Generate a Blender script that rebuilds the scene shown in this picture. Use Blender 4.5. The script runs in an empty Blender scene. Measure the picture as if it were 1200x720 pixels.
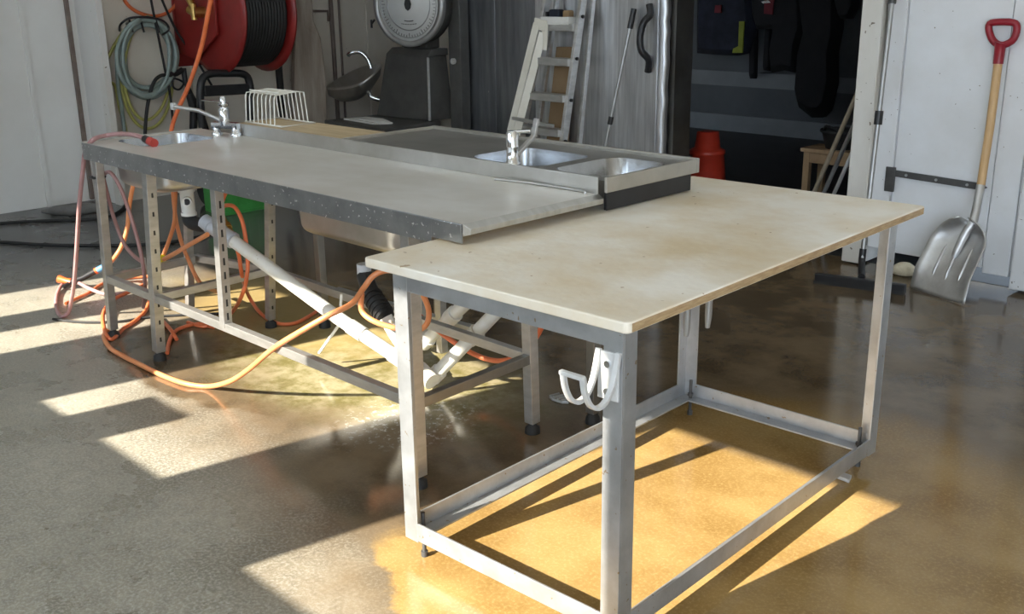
import bpy, bmesh, math, random
from mathutils import Vector, Matrix
random.seed(7)
S = bpy.context.scene
COL = S.collection
pi = math.pi

# ------------------------------------------------------------------ camera
F, PITCH, ROLL, HC, YAW = 1215.47, 0.301, -0.0145, 1.5146, 0.7872
cb, sb = math.cos(YAW), math.sin(YAW)
def w3(x, y, z): return Vector((x*cb - y*sb, x*sb + y*cb, z))
_x = Vector((1, 0, 0)); _f = Vector((0, math.cos(PITCH), -math.sin(PITCH))); _u = Vector((0, math.sin(PITCH), math.cos(PITCH)))
_r = math.cos(ROLL)*_x + math.sin(ROLL)*_u
_up = -math.sin(ROLL)*_x + math.cos(ROLL)*_u
CR, CU, CF = w3(*_r), w3(*_up), w3(*_f)
CPOS = Vector((0, 0, HC))
cd = bpy.data.cameras.new('camera'); cam = bpy.data.objects.new('camera', cd); COL.objects.link(cam)
cd.sensor_width = 36; cd.lens = F/1200*36; cd.clip_start = 0.02; cd.clip_end = 200
cam.matrix_world = Matrix(((CR.x, CU.x, -CF.x, 0), (CR.y, CU.y, -CF.y, 0), (CR.z, CU.z, -CF.z, HC), (0, 0, 0, 1)))
S.camera = cam

def ray(px, py): return CR*((px-600)/F) - CU*((py-360)/F) + CF
def AX(px, py, x): r = ray(px, py); return CPOS + r*(x/r.x)
def AY(px, py, y): r = ray(px, py); return CPOS + r*(y/r.y)
def AZ(px, py, z=0.0): r = ray(px, py); return CPOS + r*((z-HC)/r.z)

# ------------------------------------------------------------------ light
S.view_settings.view_transform = 'Standard'; S.view_settings.look = 'None'
S.view_settings.gamma = 1.0; S.view_settings.use_curve_mapping = False
S.view_settings.exposure = 0.52
wd = bpy.data.worlds.new('daylight'); S.world = wd; wd.use_nodes = True
bg = wd.node_tree.nodes['Background']; bg.inputs[0].default_value = (0.70, 0.84, 1.0, 1); bg.inputs[1].default_value = 5.6
sd = bpy.data.lights.new('sun', 'SUN'); sun = bpy.data.objects.new('sun', sd); COL.objects.link(sun)
sd.energy = 14.0; sd.angle = math.radians(0.45); sd.color = (1.0, 0.93, 0.80)
AZI, DROP = 0.17, 0.642
sun.rotation_euler = Vector((AZI, 1, -DROP)).to_track_quat('-Z', 'Y').to_euler()
sun.location = (-3, -6, 6)

# ------------------------------------------------------------------ materials
MATS = {}
def mat(name, col, rough=0.5, metal=0.0, col2=None, scale=6.0, stretch=(1, 1, 1), bump=0.0, bscale=None, rvar=0.0, spec=0.5, spots=None, trans=0.0, emit=None, contrast=(0.35, 0.65)):
    m = bpy.data.materials.new(name); m.use_nodes = True; nt = m.node_tree; b = nt.nodes['Principled BSDF']
    N = nt.nodes.new; L = nt.links.new
    b.inputs['Roughness'].default_value = rough; b.inputs['Metallic'].default_value = metal
    b.inputs['Base Color'].default_value = (*col, 1)
    b.inputs['Specular IOR Level'].default_value = spec
    if trans: b.inputs['Transmission Weight'].default_value = trans
    tc = N('ShaderNodeTexCoord'); mp = N('ShaderNodeMapping'); mp.inputs['Scale'].default_value = stretch
    L(tc.outputs['Object'], mp.inputs[0])
    c2 = col2 if col2 else tuple(c*0.8 for c in col)
    n = N('ShaderNodeTexNoise'); n.inputs['Scale'].default_value = scale; n.inputs['Detail'].default_value = 6; n.inputs['Roughness'].default_value = .6
    L(mp.outputs[0], n.inputs['Vector'])
    cr = N('ShaderNodeValToRGB'); cr.color_ramp.elements[0].position = contrast[0]; cr.color_ramp.elements[1].position = contrast[1]
    cr.color_ramp.elements[0].color = (*c2, 1); cr.color_ramp.elements[1].color = (*col, 1)
    L(n.outputs['Fac'], cr.inputs[0]); out = cr.outputs[0]
    if spots:
        sc_, sz, scol = spots
        v = N('ShaderNodeTexNoise'); v.inputs['Scale'].default_value = sc_; v.inputs['Detail'].default_value = 2
        L(tc.outputs['Object'], v.inputs['Vector'])
        r2 = N('ShaderNodeValToRGB'); r2.color_ramp.elements[0].position = sz; r2.color_ramp.elements[1].position = sz+0.02
        L(v.outputs['Fac'], r2.inputs[0])
        mx = N('ShaderNodeMix'); mx.data_type = 'RGBA'; L(r2.outputs[0], mx.inputs['Factor']); L(out, mx.inputs['A']); mx.inputs['B'].default_value = (*scol, 1)
        out = mx.outputs['Result']
    L(out, b.inputs['Base Color'])
    if rvar:
        mr = N('ShaderNodeMapRange'); mr.inputs[3].default_value = max(.03, rough-rvar); mr.inputs[4].default_value = min(1, rough+rvar)
        L(n.outputs['Fac'], mr.inputs[0]); L(mr.outputs[0], b.inputs['Roughness'])
    if bump:
        n2 = N('ShaderNodeTexNoise'); n2.inputs['Scale'].default_value = bscale or scale*4; n2.inputs['Detail'].default_value = 4
        L(mp.outputs[0], n2.inputs['Vector'])
        bp = N('ShaderNodeBump'); bp.inputs['Strength'].default_value = bump; bp.inputs['Distance'].default_value = 0.01
        L(n2.outputs['Fac'], bp.inputs['Height']); L(bp.outputs[0], b.inputs['Normal'])
    MATS[name] = m
    return m

mat('galv', (.50, .515, .53), .42, .75, (.38, .39, .40), 9, bump=.08, bscale=60, rvar=.1, spots=(55, .70, (.30, .24, .17)))
mat('ply_top', (.84, .795, .71), .38, 0, (.68, .55, .36), 2.4, (1, 1, 1), bump=.14, bscale=38, rvar=.1, spots=(30, .73, (.42, .30, .17)), contrast=(.33, .60))
mat('ply_edge', (.50, .36, .20), .6, 0, (.34, .22, .11), 25, (1, 1, 8), bump=.2)
mat('stainless', (.62, .61, .59), .36, .9, (.50, .49, .46), 5, (1, 5, 1), bump=.03, bscale=80, rvar=.08)
mat('stainless_top', (.80, .78, .745), .35, .45, (.66, .62, .55), 2.2, (1, 1.6, 1), bump=.02, bscale=50, rvar=.05)
mat('stainless_wet', (.42, .43, .44), .32, .85, (.30, .31, .32), 8, bump=.05, bscale=70, spots=(75, .675, (.9, .9, .9)))
mat('stainless_dark', (.34, .33, .31), .38, .9, (.24, .23, .21), 4, bump=.04, bscale=40)
mat('sink_steel', (.44, .45, .465), .26, .95, (.36, .37, .38), 6, (1, 4, 1), bump=.03, bscale=60)
mat('rim_steel', (.50, .475, .43), .36, .9, (.40, .38, .34), 6)
mat('chrome', (.80, .82, .85), .10, 1.0, (.72, .74, .78), 10)
mat('wire_white', (.86, .84, .78), .35, 0, (.76, .74, .66), 20)
mat('board_wood', (.52, .40, .24), .55, 0, (.40, .30, .17), 5, (1, 8, 1), bump=.1)
mat('black_plastic', (.018, .018, .02), .4, 0, (.01, .01, .012), 10)
mat('black_rubber', (.02, .02, .02), .65, 0, (.012, .012, .012), 20, bump=.1)
mat('pvc_white', (.80, .79, .75), .35, 0, (.70, .67, .58), 9, bump=.05, spots=(30, .72, (.45, .38, .25)))
mat('pvc_grey', (.55, .57, .60), .4, 0, (.44, .46, .50), 8)
mat('hose_orange', (.80, .20, .075), .35, 0, (.66, .15, .05), 14)
mat('hose_orange_sunlit', (.80, .31, .125), .38, 0, (.72, .25, .095), 10)  # same orange hose, paler: the sunlit look is put into the colour
mat('hose_pink', (.45, .26, .255), .36, 0, (.36, .19, .185), 12)
mat('hose_purple', (.30, .15, .14), .35, 0, (.40, .22, .20), 12)
mat('hose_teal', (.30, .36, .33), .4, 0, (.22, .28, .26), 12)
mat('hose_yellow', (.50, .47, .14), .4, 0, (.38, .36, .10), 12)
mat('reel_red', (.30, .022, .018), .4, 0, (.22, .016, .014), 6)
mat('brass', (.66, .45, .16), .3, .9, (.5, .33, .1), 10)
mat('yellow_plastic', (.80, .66, .03), .4, 0, (.7, .55, .02), 10)
mat('blue_plastic', (.10, .30, .55), .4, 0, (.08, .24, .45), 10)
mat('orange_plastic', (.85, .14, .03), .4, 0, (.7, .1, .02), 8)
mat('red_plastic', (.30, .012, .025), .35, 0, (.24, .01, .02), 8)
mat('green_plastic', (.06, .34, .07), .45, 0, (.05, .27, .05), 8)
mat('wall_white', (.82, .81, .78), .6, 0, (.75, .73, .69), 1.4, bump=.05, bscale=8)
mat('wall_cream', (.74, .68, .59), .7, 0, (.64, .58, .49), 1.6, bump=.08, bscale=12, spots=(40, .74, (.26, .20, .15)))
mat('paint_white', (.74, .75, .77), .5, 0, (.66, .66, .66), 2.5, bump=.08, bscale=10, spots=(48, .735, (.20, .17, .14)))
mat('trim_white', (.76, .74, .70), .5, 0, (.66, .63, .57), 3, (1, 1, .4), bump=.1, bscale=14, spots=(28, .70, (.20, .16, .12)))
mat('brown_pipe', (.22, .17, .14), .5, 0, (.15, .11, .09), 8)
mat('cool_panel', (.34, .35, .37), .34, .9, (.22, .23, .25), 7, (3, 3, .25), bump=.05, bscale=10, spots=(14, .76, (.6, .6, .6)))
mat('cool_door', (.66, .67, .685), .38, .85, (.42, .425, .44), 9, (4, 4, .22), bump=.10, bscale=9)
mat('ceiling_mat', (.80, .78, .73), .8, 0, (.74, .72, .67), 2)
mat('concrete_out', (.45, .43, .40), .8, 0, (.38, .36, .33), 2)
mat('aluminium', (.56, .55, .53), .40, .8, (.44, .43, .41), 10, (1, 1, 3))
mat('shovel_alu', (.58, .58, .57), .42, .85, (.44, .43, .42), 9, bump=.1, bscale=30)
mat('shaft_wood', (.62, .40, .19), .45, 0, (.50, .31, .14), 8, (8, 8, .6))
mat('pole_wood', (.34, .28, .20), .6, 0, (.26, .21, .15), 8, (6, 6, .5))
mat('tip_red', (.52, .06, .045), .45, 0, (.42, .045, .035), 10)
mat('grey_sheet', (.20, .195, .185), .55, 0, (.14, .135, .13), 8, bump=.3, bscale=12)
mat('old_wood', (.36, .24, .13), .7, 0, (.24, .15, .08), 8, (1, 1, .3), bump=.2)
mat('grey_timber', (.40, .34, .28), .8, 0, (.26, .21, .17), 6, (3, 3, .4), bump=.35, bscale=12)
mat('card', (.30, .20, .11), .8, 0, (.25, .16, .08), 5)
mat('cream_plastic', (.80, .77, .68), .4, 0, (.72, .68, .58), 6)
mat('scale_grey', (.115, .112, .105), .5, .3, (.085, .082, .077), 8, bump=.1, bscale=30)
mat('scale_rim', (.40, .40, .39), .35, .6, (.32, .32, .31), 8)
mat('dial_face', (.62, .62, .60), .4, 0, (.56, .56, .54), 4)
mat('ink', (.03, .03, .03), .6, 0, (.02, .02, .02), 9)
mat('paper', (.75, .74, .70), .7, 0, (.66, .65, .62), 9)
mat('cloth_black', (.010, .010, .012), .85, 0, (.006, .006, .008), 6, bump=.3, bscale=10)
mat('cloth_navy', (.018, .022, .040), .85, 0, (.008, .010, .018), 6, bump=.3, bscale=10)
mat('hivis', (.30, .32, .03), .7, 0, (.22, .24, .02), 8)
mat('cloth_red', (.18, .02, .03), .8, 0, (.12, .012, .02), 8)
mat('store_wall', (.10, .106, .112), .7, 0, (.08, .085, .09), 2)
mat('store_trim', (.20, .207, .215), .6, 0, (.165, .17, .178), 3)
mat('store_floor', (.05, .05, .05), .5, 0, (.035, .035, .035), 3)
mat('hinge_iron', (.10, .10, .10), .5, .5, (.07, .07, .07), 12)
mat('clear_plastic', (.34, .34, .32), .2, 0, (.22, .21, .19), 12, spec=.8)
mat('cone_red', (.42, .035, .016), .4, 0, (.32, .026, .013), 8)
mat('foam', (.72, .66, .50), .8, 0, (.55, .48, .34), 20, bump=.4)
mat('hook_white', (.60, .60, .59), .35, 0, (.50, .49, .47), 12)

def floor_material():
    m = bpy.data.materials.new('wet_concrete'); m.use_nodes = True; nt = m.node_tree; b = nt.nodes['Principled BSDF']
    N = nt.nodes.new; L = nt.links.new
    tc = N('ShaderNodeTexCoord'); P = tc.outputs['Object']
    def noise(scale, detail=5, rough=.6, vec=P):
        n = N('ShaderNodeTexNoise'); n.inputs['Scale'].default_value = scale; n.inputs['Detail'].default_value = detail; n.inputs['Roughness'].default_value = rough
        L(vec, n.inputs['Vector']); return n.outputs['Fac']
    def math_(op, a, b_=None, c=None):
        k = N('ShaderNodeMath'); k.operation = op
        for i, v in enumerate((a, b_, c)):
            if v is None: continue
            if isinstance(v, (int, float)): k.inputs[i].default_value = v
            else: L(v, k.inputs[i])
        return k.outputs[0]
    def smooth(v, a, b_):
        k = N('ShaderNodeMapRange'); k.interpolation_type = 'SMOOTHSTEP'; L(v, k.inputs[0]); k.inputs[1].default_value = a; k.inputs[2].default_value = b_
        return k.outputs[0]
    def mix(f, a, b_):
        k = N('ShaderNodeMix'); k.data_type = 'RGBA'
        if isinstance(f, float): k.inputs['Factor'].default_value = f
        else: L(f, k.inputs['Factor'])
        for s_, v in (('A', a), ('B', b_)):
            if isinstance(v, tuple): k.inputs[s_].default_value = (*v, 1)
            else: L(v, k.inputs[s_])
        return k.outputs['Result']
    sp = N('ShaderNodeSeparateXYZ'); L(P, sp.inputs[0]); X, Y = sp.outputs[0], sp.outputs[1]
    nbig, nmid, nfine, ngrit = noise(.9, 4), noise(3.2, 6), noise(22, 6, .7), noise(95, 4, .7)
    # wetness field
    g = math_('ADD', math_('MULTIPLY_ADD', X, .35, Y), math_('MULTIPLY_ADD', nbig, 1.6, -.8))
    g = math_('ADD', g, math_('MULTIPLY_ADD', nmid, .7, -.35))
    pud = math_('SUBTRACT', 1.0, smooth(math_('ADD', math_('SQRT', math_('ADD', math_('POWER', math_('DIVIDE', math_('ADD', X, 3.85), .75), 2.0), math_('POWER', math_('DIVIDE', math_('ADD', Y, -2.0), .30), 2.0))), math_('MULTIPLY_ADD', nmid, .9, -.45)), .75, 1.05))
    g = math_('ADD', g, math_('MULTIPLY', pud, 1.1))
    wet = smooth(g, .15, 1.05)
    def ell(cx, cy, rx, ry, nz=.45):
        dx = math_('DIVIDE', math_('ADD', X, -cx), rx); dy = math_('DIVIDE', math_('ADD', Y, -cy), ry)
        d = math_('SQRT', math_('ADD', math_('MULTIPLY', dx, dx), math_('MULTIPLY', dy, dy)))
        return math_('ADD', d, math_('MULTIPLY_ADD', nmid, nz*2, -nz))
    stain = math_('SUBTRACT', 1.0, smooth(ell(-1.45, 2.2, 1.05, 1.2, .25), .80, 1.12))
    k1 = smooth(math_('ADD', math_('MULTIPLY_ADD', X, .52, Y), math_('MULTIPLY_ADD', nmid, .3, -.15)), .44, .475)
    k2 = smooth(math_('ADD', X, math_('MULTIPLY_ADD', nmid, .3, -.15)), -2.18, -2.08)
    stain = math_('MULTIPLY', math_('MULTIPLY', stain, k1), k2)
    moss = math_('SUBTRACT', 1.0, smooth(ell(-3.35, 2.45, 1.0, .55), .45, 1.1))
    ochre = math_('SUBTRACT', 1.0, smooth(ell(-4.2, 2.65, 1.0, .5), .5, 1.1))
    dry = mix(smooth(nmid, .3, .7), (.22, .197, .148), (.37, .338, .268))
    dry = mix(math_('MULTIPLY', smooth(nfine, .35, .7), .7), dry, (.20, .185, .15))
    dry = mix(math_('MULTIPLY', smooth(ngrit, .42, .66), .6), dry, (.52, .50, .44))
    wetc = mix(smooth(nmid, .3, .7), (.068, .046, .025), (.165, .12, .072))
    wetc = mix(math_('MULTIPLY', smooth(ngrit, .45, .7), .25), wetc, (.20, .15, .09))
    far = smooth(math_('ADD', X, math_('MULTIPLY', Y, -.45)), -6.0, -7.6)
    far2 = smooth(Y, 3.0, 4.2)
    col = mix(wet, dry, wetc)
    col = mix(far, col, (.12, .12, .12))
    sc_ = mix(smooth(nmid, .3, .72), (.225, .135, .042), (.35, .232, .09))
    sc_ = mix(math_('MULTIPLY', smooth(ngrit, .45, .7), .35), sc_, (.52, .36, .16))
    col = mix(stain, col, sc_)
    mc = mix(smooth(noise(7, 6, .7), .35, .65), (.17, .155, .045), (.44, .39, .24))
    col = mix(math_('MULTIPLY', moss, .75), col, mc)
    col = mix(math_('MULTIPLY', ochre, .6), col, (.46, .34, .14))
    fm = math_('MULTIPLY', math_('SUBTRACT', 1.0, smooth(ell(-2.75, 2.2, .28, .34, .5), .3, 1.1)), smooth(noise(34, 6, .75), .53, .62))
    col = mix(math_('MULTIPLY', fm, .8), col, (.62, .61, .57))
    L(col, b.inputs['Base Color'])
    # roughness: puddled film where wet
    film = smooth(math_('ADD', g, math_('MULTIPLY', nfine, .25)), .35, 1.2)
    rr = N('ShaderNodeMapRange'); L(film, rr.inputs[0]); rr.inputs[3].default_value = .27; rr.inputs[4].default_value = .06
    ro = math_('ADD', rr.outputs[0], math_('MULTIPLY', math_('SUBTRACT', nmid, .42), .20))
    ro = math_('MAXIMUM', ro, .05)
    L(ro, b.inputs['Roughness'])
    bp = N('ShaderNodeBump'); bp.inputs['Distance'].default_value = .004
    L(math_('MULTIPLY_ADD', film, -.34, .40), bp.inputs['Strength'])
    L(math_('ADD', ngrit, math_('MULTIPLY', nfine, .6)), bp.inputs['Height'])
    L(bp.outputs[0], b.inputs['Normal'])
    MATS['floor'] = m
floor_material()

# ------------------------------------------------------------------ mesh helpers
class MB:
    def __init__(s): s.v = []; s.f = []; s.sm = []
    def add(s, vs, fs, smooth=False):
        o = len(s.v); s.v += [Vector(v) for v in vs]; s.f += [[i+o for i in f] for f in fs]; s.sm += [smooth]*len(fs); return s
    def box(s, x0, x1, y0, y1, z0, z1):
        vs = [(x, y, z) for z in (z0, z1) for y in (y0, y1) for x in (x0, x1)]
        return s.add(vs, [(0, 2, 3, 1), (4, 5, 7, 6), (0, 1, 5, 4), (2, 6, 7, 3), (0, 4, 6, 2), (1, 3, 7, 5)])
    def hexa(s, b, t):   # bottom 4, top 4 (same winding, ccw from above)
        return s.add(list(b)+list(t), [(3, 2, 1, 0), (4, 5, 6, 7), (0, 1, 5, 4), (1, 2, 6, 5), (2, 3, 7, 6), (3, 0, 4, 7)])
    def bar(s, p, q, w, h, up=(0, 0, 1)):   # box beam from p to q
        p, q = Vector(p), Vector(q); d = (q-p).normalized(); u = Vector(up)
        if abs(d.dot(u)) > .98: u = Vector((0, 1, 0))
        a = d.cross(u).normalized()*w/2; c = a.cross(d).normalized()*h/2
        return s.hexa([p-a-c, p+a-c, q+a-c, q-a-c], [p-a+c, p+a+c, q+a+c, q-a+c])
    def tube(s, pts, r, n=8, closed=False, caps=True, smooth_path=0):
        pts = [Vector(p) for p in pts]
        rs = r if isinstance(r, (list, tuple)) else None
        if smooth_path: pts = spline(pts, smooth_path, closed)
        m = len(pts); rings = []
        t0 = (pts[1]-pts[0]).normalized()
        ref = Vector((0, 0, 1)) if abs(t0.z) < .9 else Vector((1, 0, 0))
        a = t0.cross(ref).normalized()
        for i in range(m):
            if closed: t = (pts[(i+1) % m]-pts[i-1]).normalized()
            else: t = (pts[min(i+1, m-1)]-pts[max(i-1, 0)]).normalized()
            a = (a - t*a.dot(t)); a = a.normalized() if a.length > 1e-6 else t.orthogonal().normalized()
            b = t.cross(a)
            rr = rs[min(i, len(rs)-1)] if rs else r
            rings.append([pts[i]+(a*math.cos(2*pi*k/n)+b*math.sin(2*pi*k/n))*rr for k in range(n)])
        vs = [v for R in rings for v in R]; fs = []
        for i in range(m if closed else m-1):
            j = (i+1) % m
            for k in range(n): fs.append((i*n+k, i*n+(k+1) % n, j*n+(k+1) % n, j*n+k))
        s.add(vs, fs, True)
        if not closed and caps:
            s.add(rings[0], [tuple(range(n))[::-1]]); s.add(rings[-1], [tuple(range(n))])
        return s
    def cyl(s, p, q, r, n=16, r2=None):
        return s.tube([p, q], [r, r if r2 is None else r2], n)
    def lathe(s, prof, o, axis=(0, 0, 1), n=28, cap=True):
        o = Vector(o); ax = Vector(axis).normalized(); a = ax.orthogonal().normalized(); b = ax.cross(a)
        vs = []; fs = []
        for r, h in prof:
            vs += [o+ax*h+(a*math.cos(2*pi*k/n)+b*math.sin(2*pi*k/n))*r for k in range(n)]
        for i in range(len(prof)-1):
            for k in range(n): fs.append((i*n+k, i*n+(k+1) % n, (i+1)*n+(k+1) % n, (i+1)*n+k))
        s.add(vs, fs, True)
        if cap:
            if prof[0][0] > 1e-4: s.add(vs[:n], [tuple(range(n))[::-1]])
            if prof[-1][0] > 1e-4: s.add(vs[-n:], [tuple(range(n))])
        return s
    def prism(s, poly, d, off=0.0):   # planar polygon (3d pts) extruded by vector d
        d = Vector(d); P = [Vector(p) for p in poly]; n = len(P)
        vs = P + [p+d for p in P]
        return s.add(vs, [tuple(range(n))[::-1], tuple(range(n, 2*n))]+[(i, (i+1) % n, n+(i+1) % n, n+i) for i in range(n)])
    def build(s, name, m, parent=None, bevel=0.0, recalc=True):
        me = bpy.data.meshes.new(name)
        o = bpy.data.objects.new(name, me); COL.objects.link(o)
        M = Matrix.Identity(4)
        if parent is not None:
            o.parent = parent; M = wmat(parent).inverted()
        inloc = LOCAL[0]
        me.from_pydata([(v if inloc else M @ v) for v in s.v], [], s.f)
        me.polygons.foreach_set('use_smooth', s.sm)
        if recalc:
            bm = bmesh.new(); bm.from_mesh(me); bmesh.ops.recalc_face_normals(bm, faces=bm.faces); bm.to_mesh(me); bm.free()
        me.materials.append(MATS[m])
        if bevel:
            b = o.modifiers.new('bevel', 'BEVEL'); b.width = bevel; b.segments = 2; b.limit_method = 'ANGLE'; b.angle_limit = math.radians(50)
        return o
LOCAL = [False]
def wmat(o):
    M = Matrix.LocRotScale(o.location, o.rotation_euler, None)
    return wmat(o.parent) @ M if o.parent else M
def spline(p, k, closed=False):
    out = []; n = len(p)
    for i in range(n if closed else n-1):
        g = (lambda j: p[j % n]) if closed else (lambda j: p[max(0, min(n-1, j))])
        a, b, c, d = g(i-1), g(i), g(i+1), g(i+2)
        for t in range(k):
            t = t/k
            out.append(.5*((2*b)+(c-a)*t+(2*a-5*b+4*c-d)*t*t+(3*b-a-3*c+d)*t**3))
    if not closed: out.append(p[-1])
    return out
def tag(o, label, cat, group=None):
    o['label'] = label; o['category'] = cat
    if group: o['group'] = group
    return o
def thing(name, label, cat, loc=(0, 0, 0), rz=0.0, group=None):
    o = bpy.data.objects.new(name, None); COL.objects.link(o); o.location = loc; o.rotation_euler = (0, 0, rz); o.empty_display_size = .1
    return tag(o, label, cat, group)
def struct(o): o['kind'] = 'structure'; return o
def V(*a): return Vector(a)

# ================================================================== THE SETTING
HZ = 3.0
fl = struct(MB().add([(-13, -9, 0), (8, -9, 0), (8, 5.55, 0), (-13, 5.55, 0)], [(0, 1, 2, 3)]).build('floor', 'floor'))
struct(MB().box(-13, 8, -9, 12, -.25, -.02).build('ground', 'concrete_out'))
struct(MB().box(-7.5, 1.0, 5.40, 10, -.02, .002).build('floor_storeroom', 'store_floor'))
# left wall
wl = struct(MB().box(-7.95, -7.75, -1.7, 3.30, 0, HZ).build('wall_left', 'wall_white'))
struct(MB().box(-7.76, -7.735, 2.9, 2.93, 0, HZ).build('trim_1', 'wall_white'))
# stub of wall and trim at the corner
wp = struct(MB().box(-7.86, -7.46, 3.30, 3.335, 0, HZ).build('wall_stub', 'wall_white'))
tr = struct(MB().box(-7.455, -7.365, 3.285, 3.335, 0, HZ).build('trim_2', 'trim_white', bevel=.004))
p0, p1 = AX(77, 0, -7.735), AX(99, 165, -7.735)
dv = (p0-p1)/(p0.z-p1.z)
MB().bar(p1+dv*(.01-p1.z), p1+dv*(HZ-.02-p1.z), .03, .03).build('batten', 'brown_pipe', wp, .004)
# hose wall
struct(MB().box(-7.72, -7.5, 3.34, 6.5, 0, HZ).build('wall_hose', 'wall_cream'))
struct(MB().box(-7.6, -6.0, 6.4, 6.55, 0, HZ).build('wall_corner', 'wall_cream'))
sm_ = MB()
for y in (4.05, 5.05, 5.75): struct(MB().box(-7.505, -7.488, y-.02, y+.02, 0, HZ).build('trim_3', 'wall_cream'))
# cold room front in stainless sheets
cw = struct(MB().box(-6.02, -3.99, 5.44, 5.56, 0, HZ).build('wall_back', 'cool_panel'))
for x0, x1 in ((-6.02, -5.56), (-5.555, -5.08)):
    MB().box(x0, x1, 5.405, 5.44, 0, HZ).build('panel', 'cool_panel', cw, .004)
d1 = struct(MB().box(-5.07, -4.02, 5.31, 5.40, .03, 2.3).build('door_1', 'cool_door', bevel=.006))
rb = MB()
ys = [(.03+i*.06) for i in range(39)]
rb.tube([(-4.0+random.uniform(-.006, .006), 5.345, z) for z in ys], .038, 10)
rb.build('edge_roll', 'cool_door', d1)
struct(MB().box(-3.99, -3.95, 5.40, 5.58, 0, HZ).build('trim_4', 'stainless_dark'))
struct(MB().box(-6.02, -5.94, 5.56, 6.4, 0, HZ).build('wall_cold_room_side', 'cool_panel'))
# door pull
h = MB(); pts = [AY(761, 5, 5.30), AY(762, 17, 5.29), AY(754, 27, 5.25), AY(750, 45, 5.235), AY(752, 60, 5.24), AY(760, 70, 5.28), AY(759, 84, 5.30)]
h.tube(pts, .022, 8, smooth_path=5); h.build('door_pull', 'black_plastic', d1)
# white right side of the doorway and door
struct(MB().box(-2.685, -2.57, 5.29, 5.50, .01, HZ).build('trim_5', 'trim_white', bevel=.006))
d2 = struct(MB().box(-2.53, -1.72, 5.345, 5.395, .10, 2.4).build('door_2', 'paint_white', bevel=.003))
for x0, x1, y, z0 in ((-2.555, -2.452, 5.32, .11), (-2.447, -1.935, 5.335, .095), (-1.93, -1.80, 5.33, .07)):
    MB().box(x0, x1, y, y+.03, z0, 2.4).build('plank', 'paint_white', d2, .004)
p_, q_ = AY(1048, 203, 5.315), AY(1150, 219, 5.315)
st = MB(); st.bar(p_, q_, .008, .034, (0, 0, 1)); st.prism([q_+V(0, -.004, .017), q_+V(.03, -.004, -.002), q_+V(0, -.004, -.017)], (0, .008, 0))
so = st.build('strap_hinge', 'hinge_iron', d2)
MB().box(p_.x-.045, p_.x+.005, 5.308, 5.322, p_.z-.10, p_.z+.03).build('hinge_plate', 'hinge_iron', so)
for t in (.15, .5, .85):
    c = p_.lerp(q_, t); MB().cyl(c+V(0, -.004, 0), c+V(0, -.011, 0), .007, 10).build('bolt', 'galv', so)
struct(MB().box(-1.78, -1.66, 5.30, 5.48, .02, HZ).build('trim_6', 'paint_white', bevel=.005))
MB().box(-1.655, -1.62, 5.28, 5.5, 0, HZ).build('channel', 'scale_rim', struct(MB().box(-1.64, 4.0, 5.42, 5.55, 0, HZ).build('wall_back_right', 'wall_white')))
struct(MB().box(-3.96, -1.60, 5.40, 5.5, 2.4, HZ).build('wall_over_door', 'wall_white'))
# right, ceiling, front wall with unseen high windows shaped to the sun patches
struct(MB().box(4.0, 4.2, -1.7, 5.6, 0, HZ).build('wall_right', 'wall_white'))
cl = MB()
for x0, x1 in ((-8.0, -4.5), (-3.7, -2.0), (-1.2, 4.2)): cl.box(x0, x1, -1.72, 6.6, HZ, HZ+.12)
for y0, y1 in ((-1.72, -.8), (4.8, 6.6)):
    for x0, x1 in ((-4.5, -3.7), (-2.0, -1.2)): cl.box(x0, x1, y0, y1, HZ, HZ+.12)
struct(cl.build('ceiling', 'ceiling_mat'))
# unseen translucent roof sheets, added as fill light from above
ms = bpy.data.materials.new('fill_sheet'); ms.use_nodes = True; nt_ = ms.node_tree
tl_ = nt_.nodes.new('ShaderNodeBsdfTranslucent'); tl_.inputs[0].default_value = (.155, .15, .135, 1)
nt_.links.new(tl_.outputs[0], nt_.nodes['Material Output'].inputs[0]); MATS['fill_sheet'] = ms
for i, (x0, x1) in enumerate(((-4.52, -3.68), (-2.02, -1.18))):
    mm = MB(); nn = 28
    vs = []; fs = []
    for k in range(nn+1):
        x = x0+(x1-x0)*k/nn; z = HZ+.125+.012*math.sin(k*pi/2)
        vs += [(x, -.82, z), (x, 4.82, z)]
    for k in range(nn): fs.append((2*k, 2*k+2, 2*k+3, 2*k+1))
    mm.add(vs, fs, True); struct(mm.build('fill_skylight_%d' % (i+1), 'fill_sheet', recalc=False))
WY0, WY1 = -1.56, -1.5
SILL, HEAD = 1.83, 2.79
fw = MB(); fw.box(-7.95, 0.05, WY0, WY1, 0, 1.76); fw.box(3.85, 4.2, WY0, WY1, 0, HEAD); fw.box(-7.95, 4.2, WY0, WY1, HEAD, HZ)  # open bay on the right is unseen, added for fill light
for x0, x1 in ((-7.95, -6.17), (-5.73, -5.468), (-5.13, -4.433), (-3.46, -2.776), (-1.868, .05)): fw.box(x0, x1, WY0, WY1, 1.76, HEAD)
fw.box(-6.17, -3.46, WY0, WY1, 1.76, SILL)
fo = struct(fw.build('wall_front', 'wall_white'))
tag(MB().box(-4.205, -3.915, WY0+.001, WY1-.001, SILL, SILL+.205).build('notch_block', 'card'), 'unseen brown block added in a front wall opening to notch the sunlight', 'box')  # unseen block added to cut a notch in the sun patch
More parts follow.
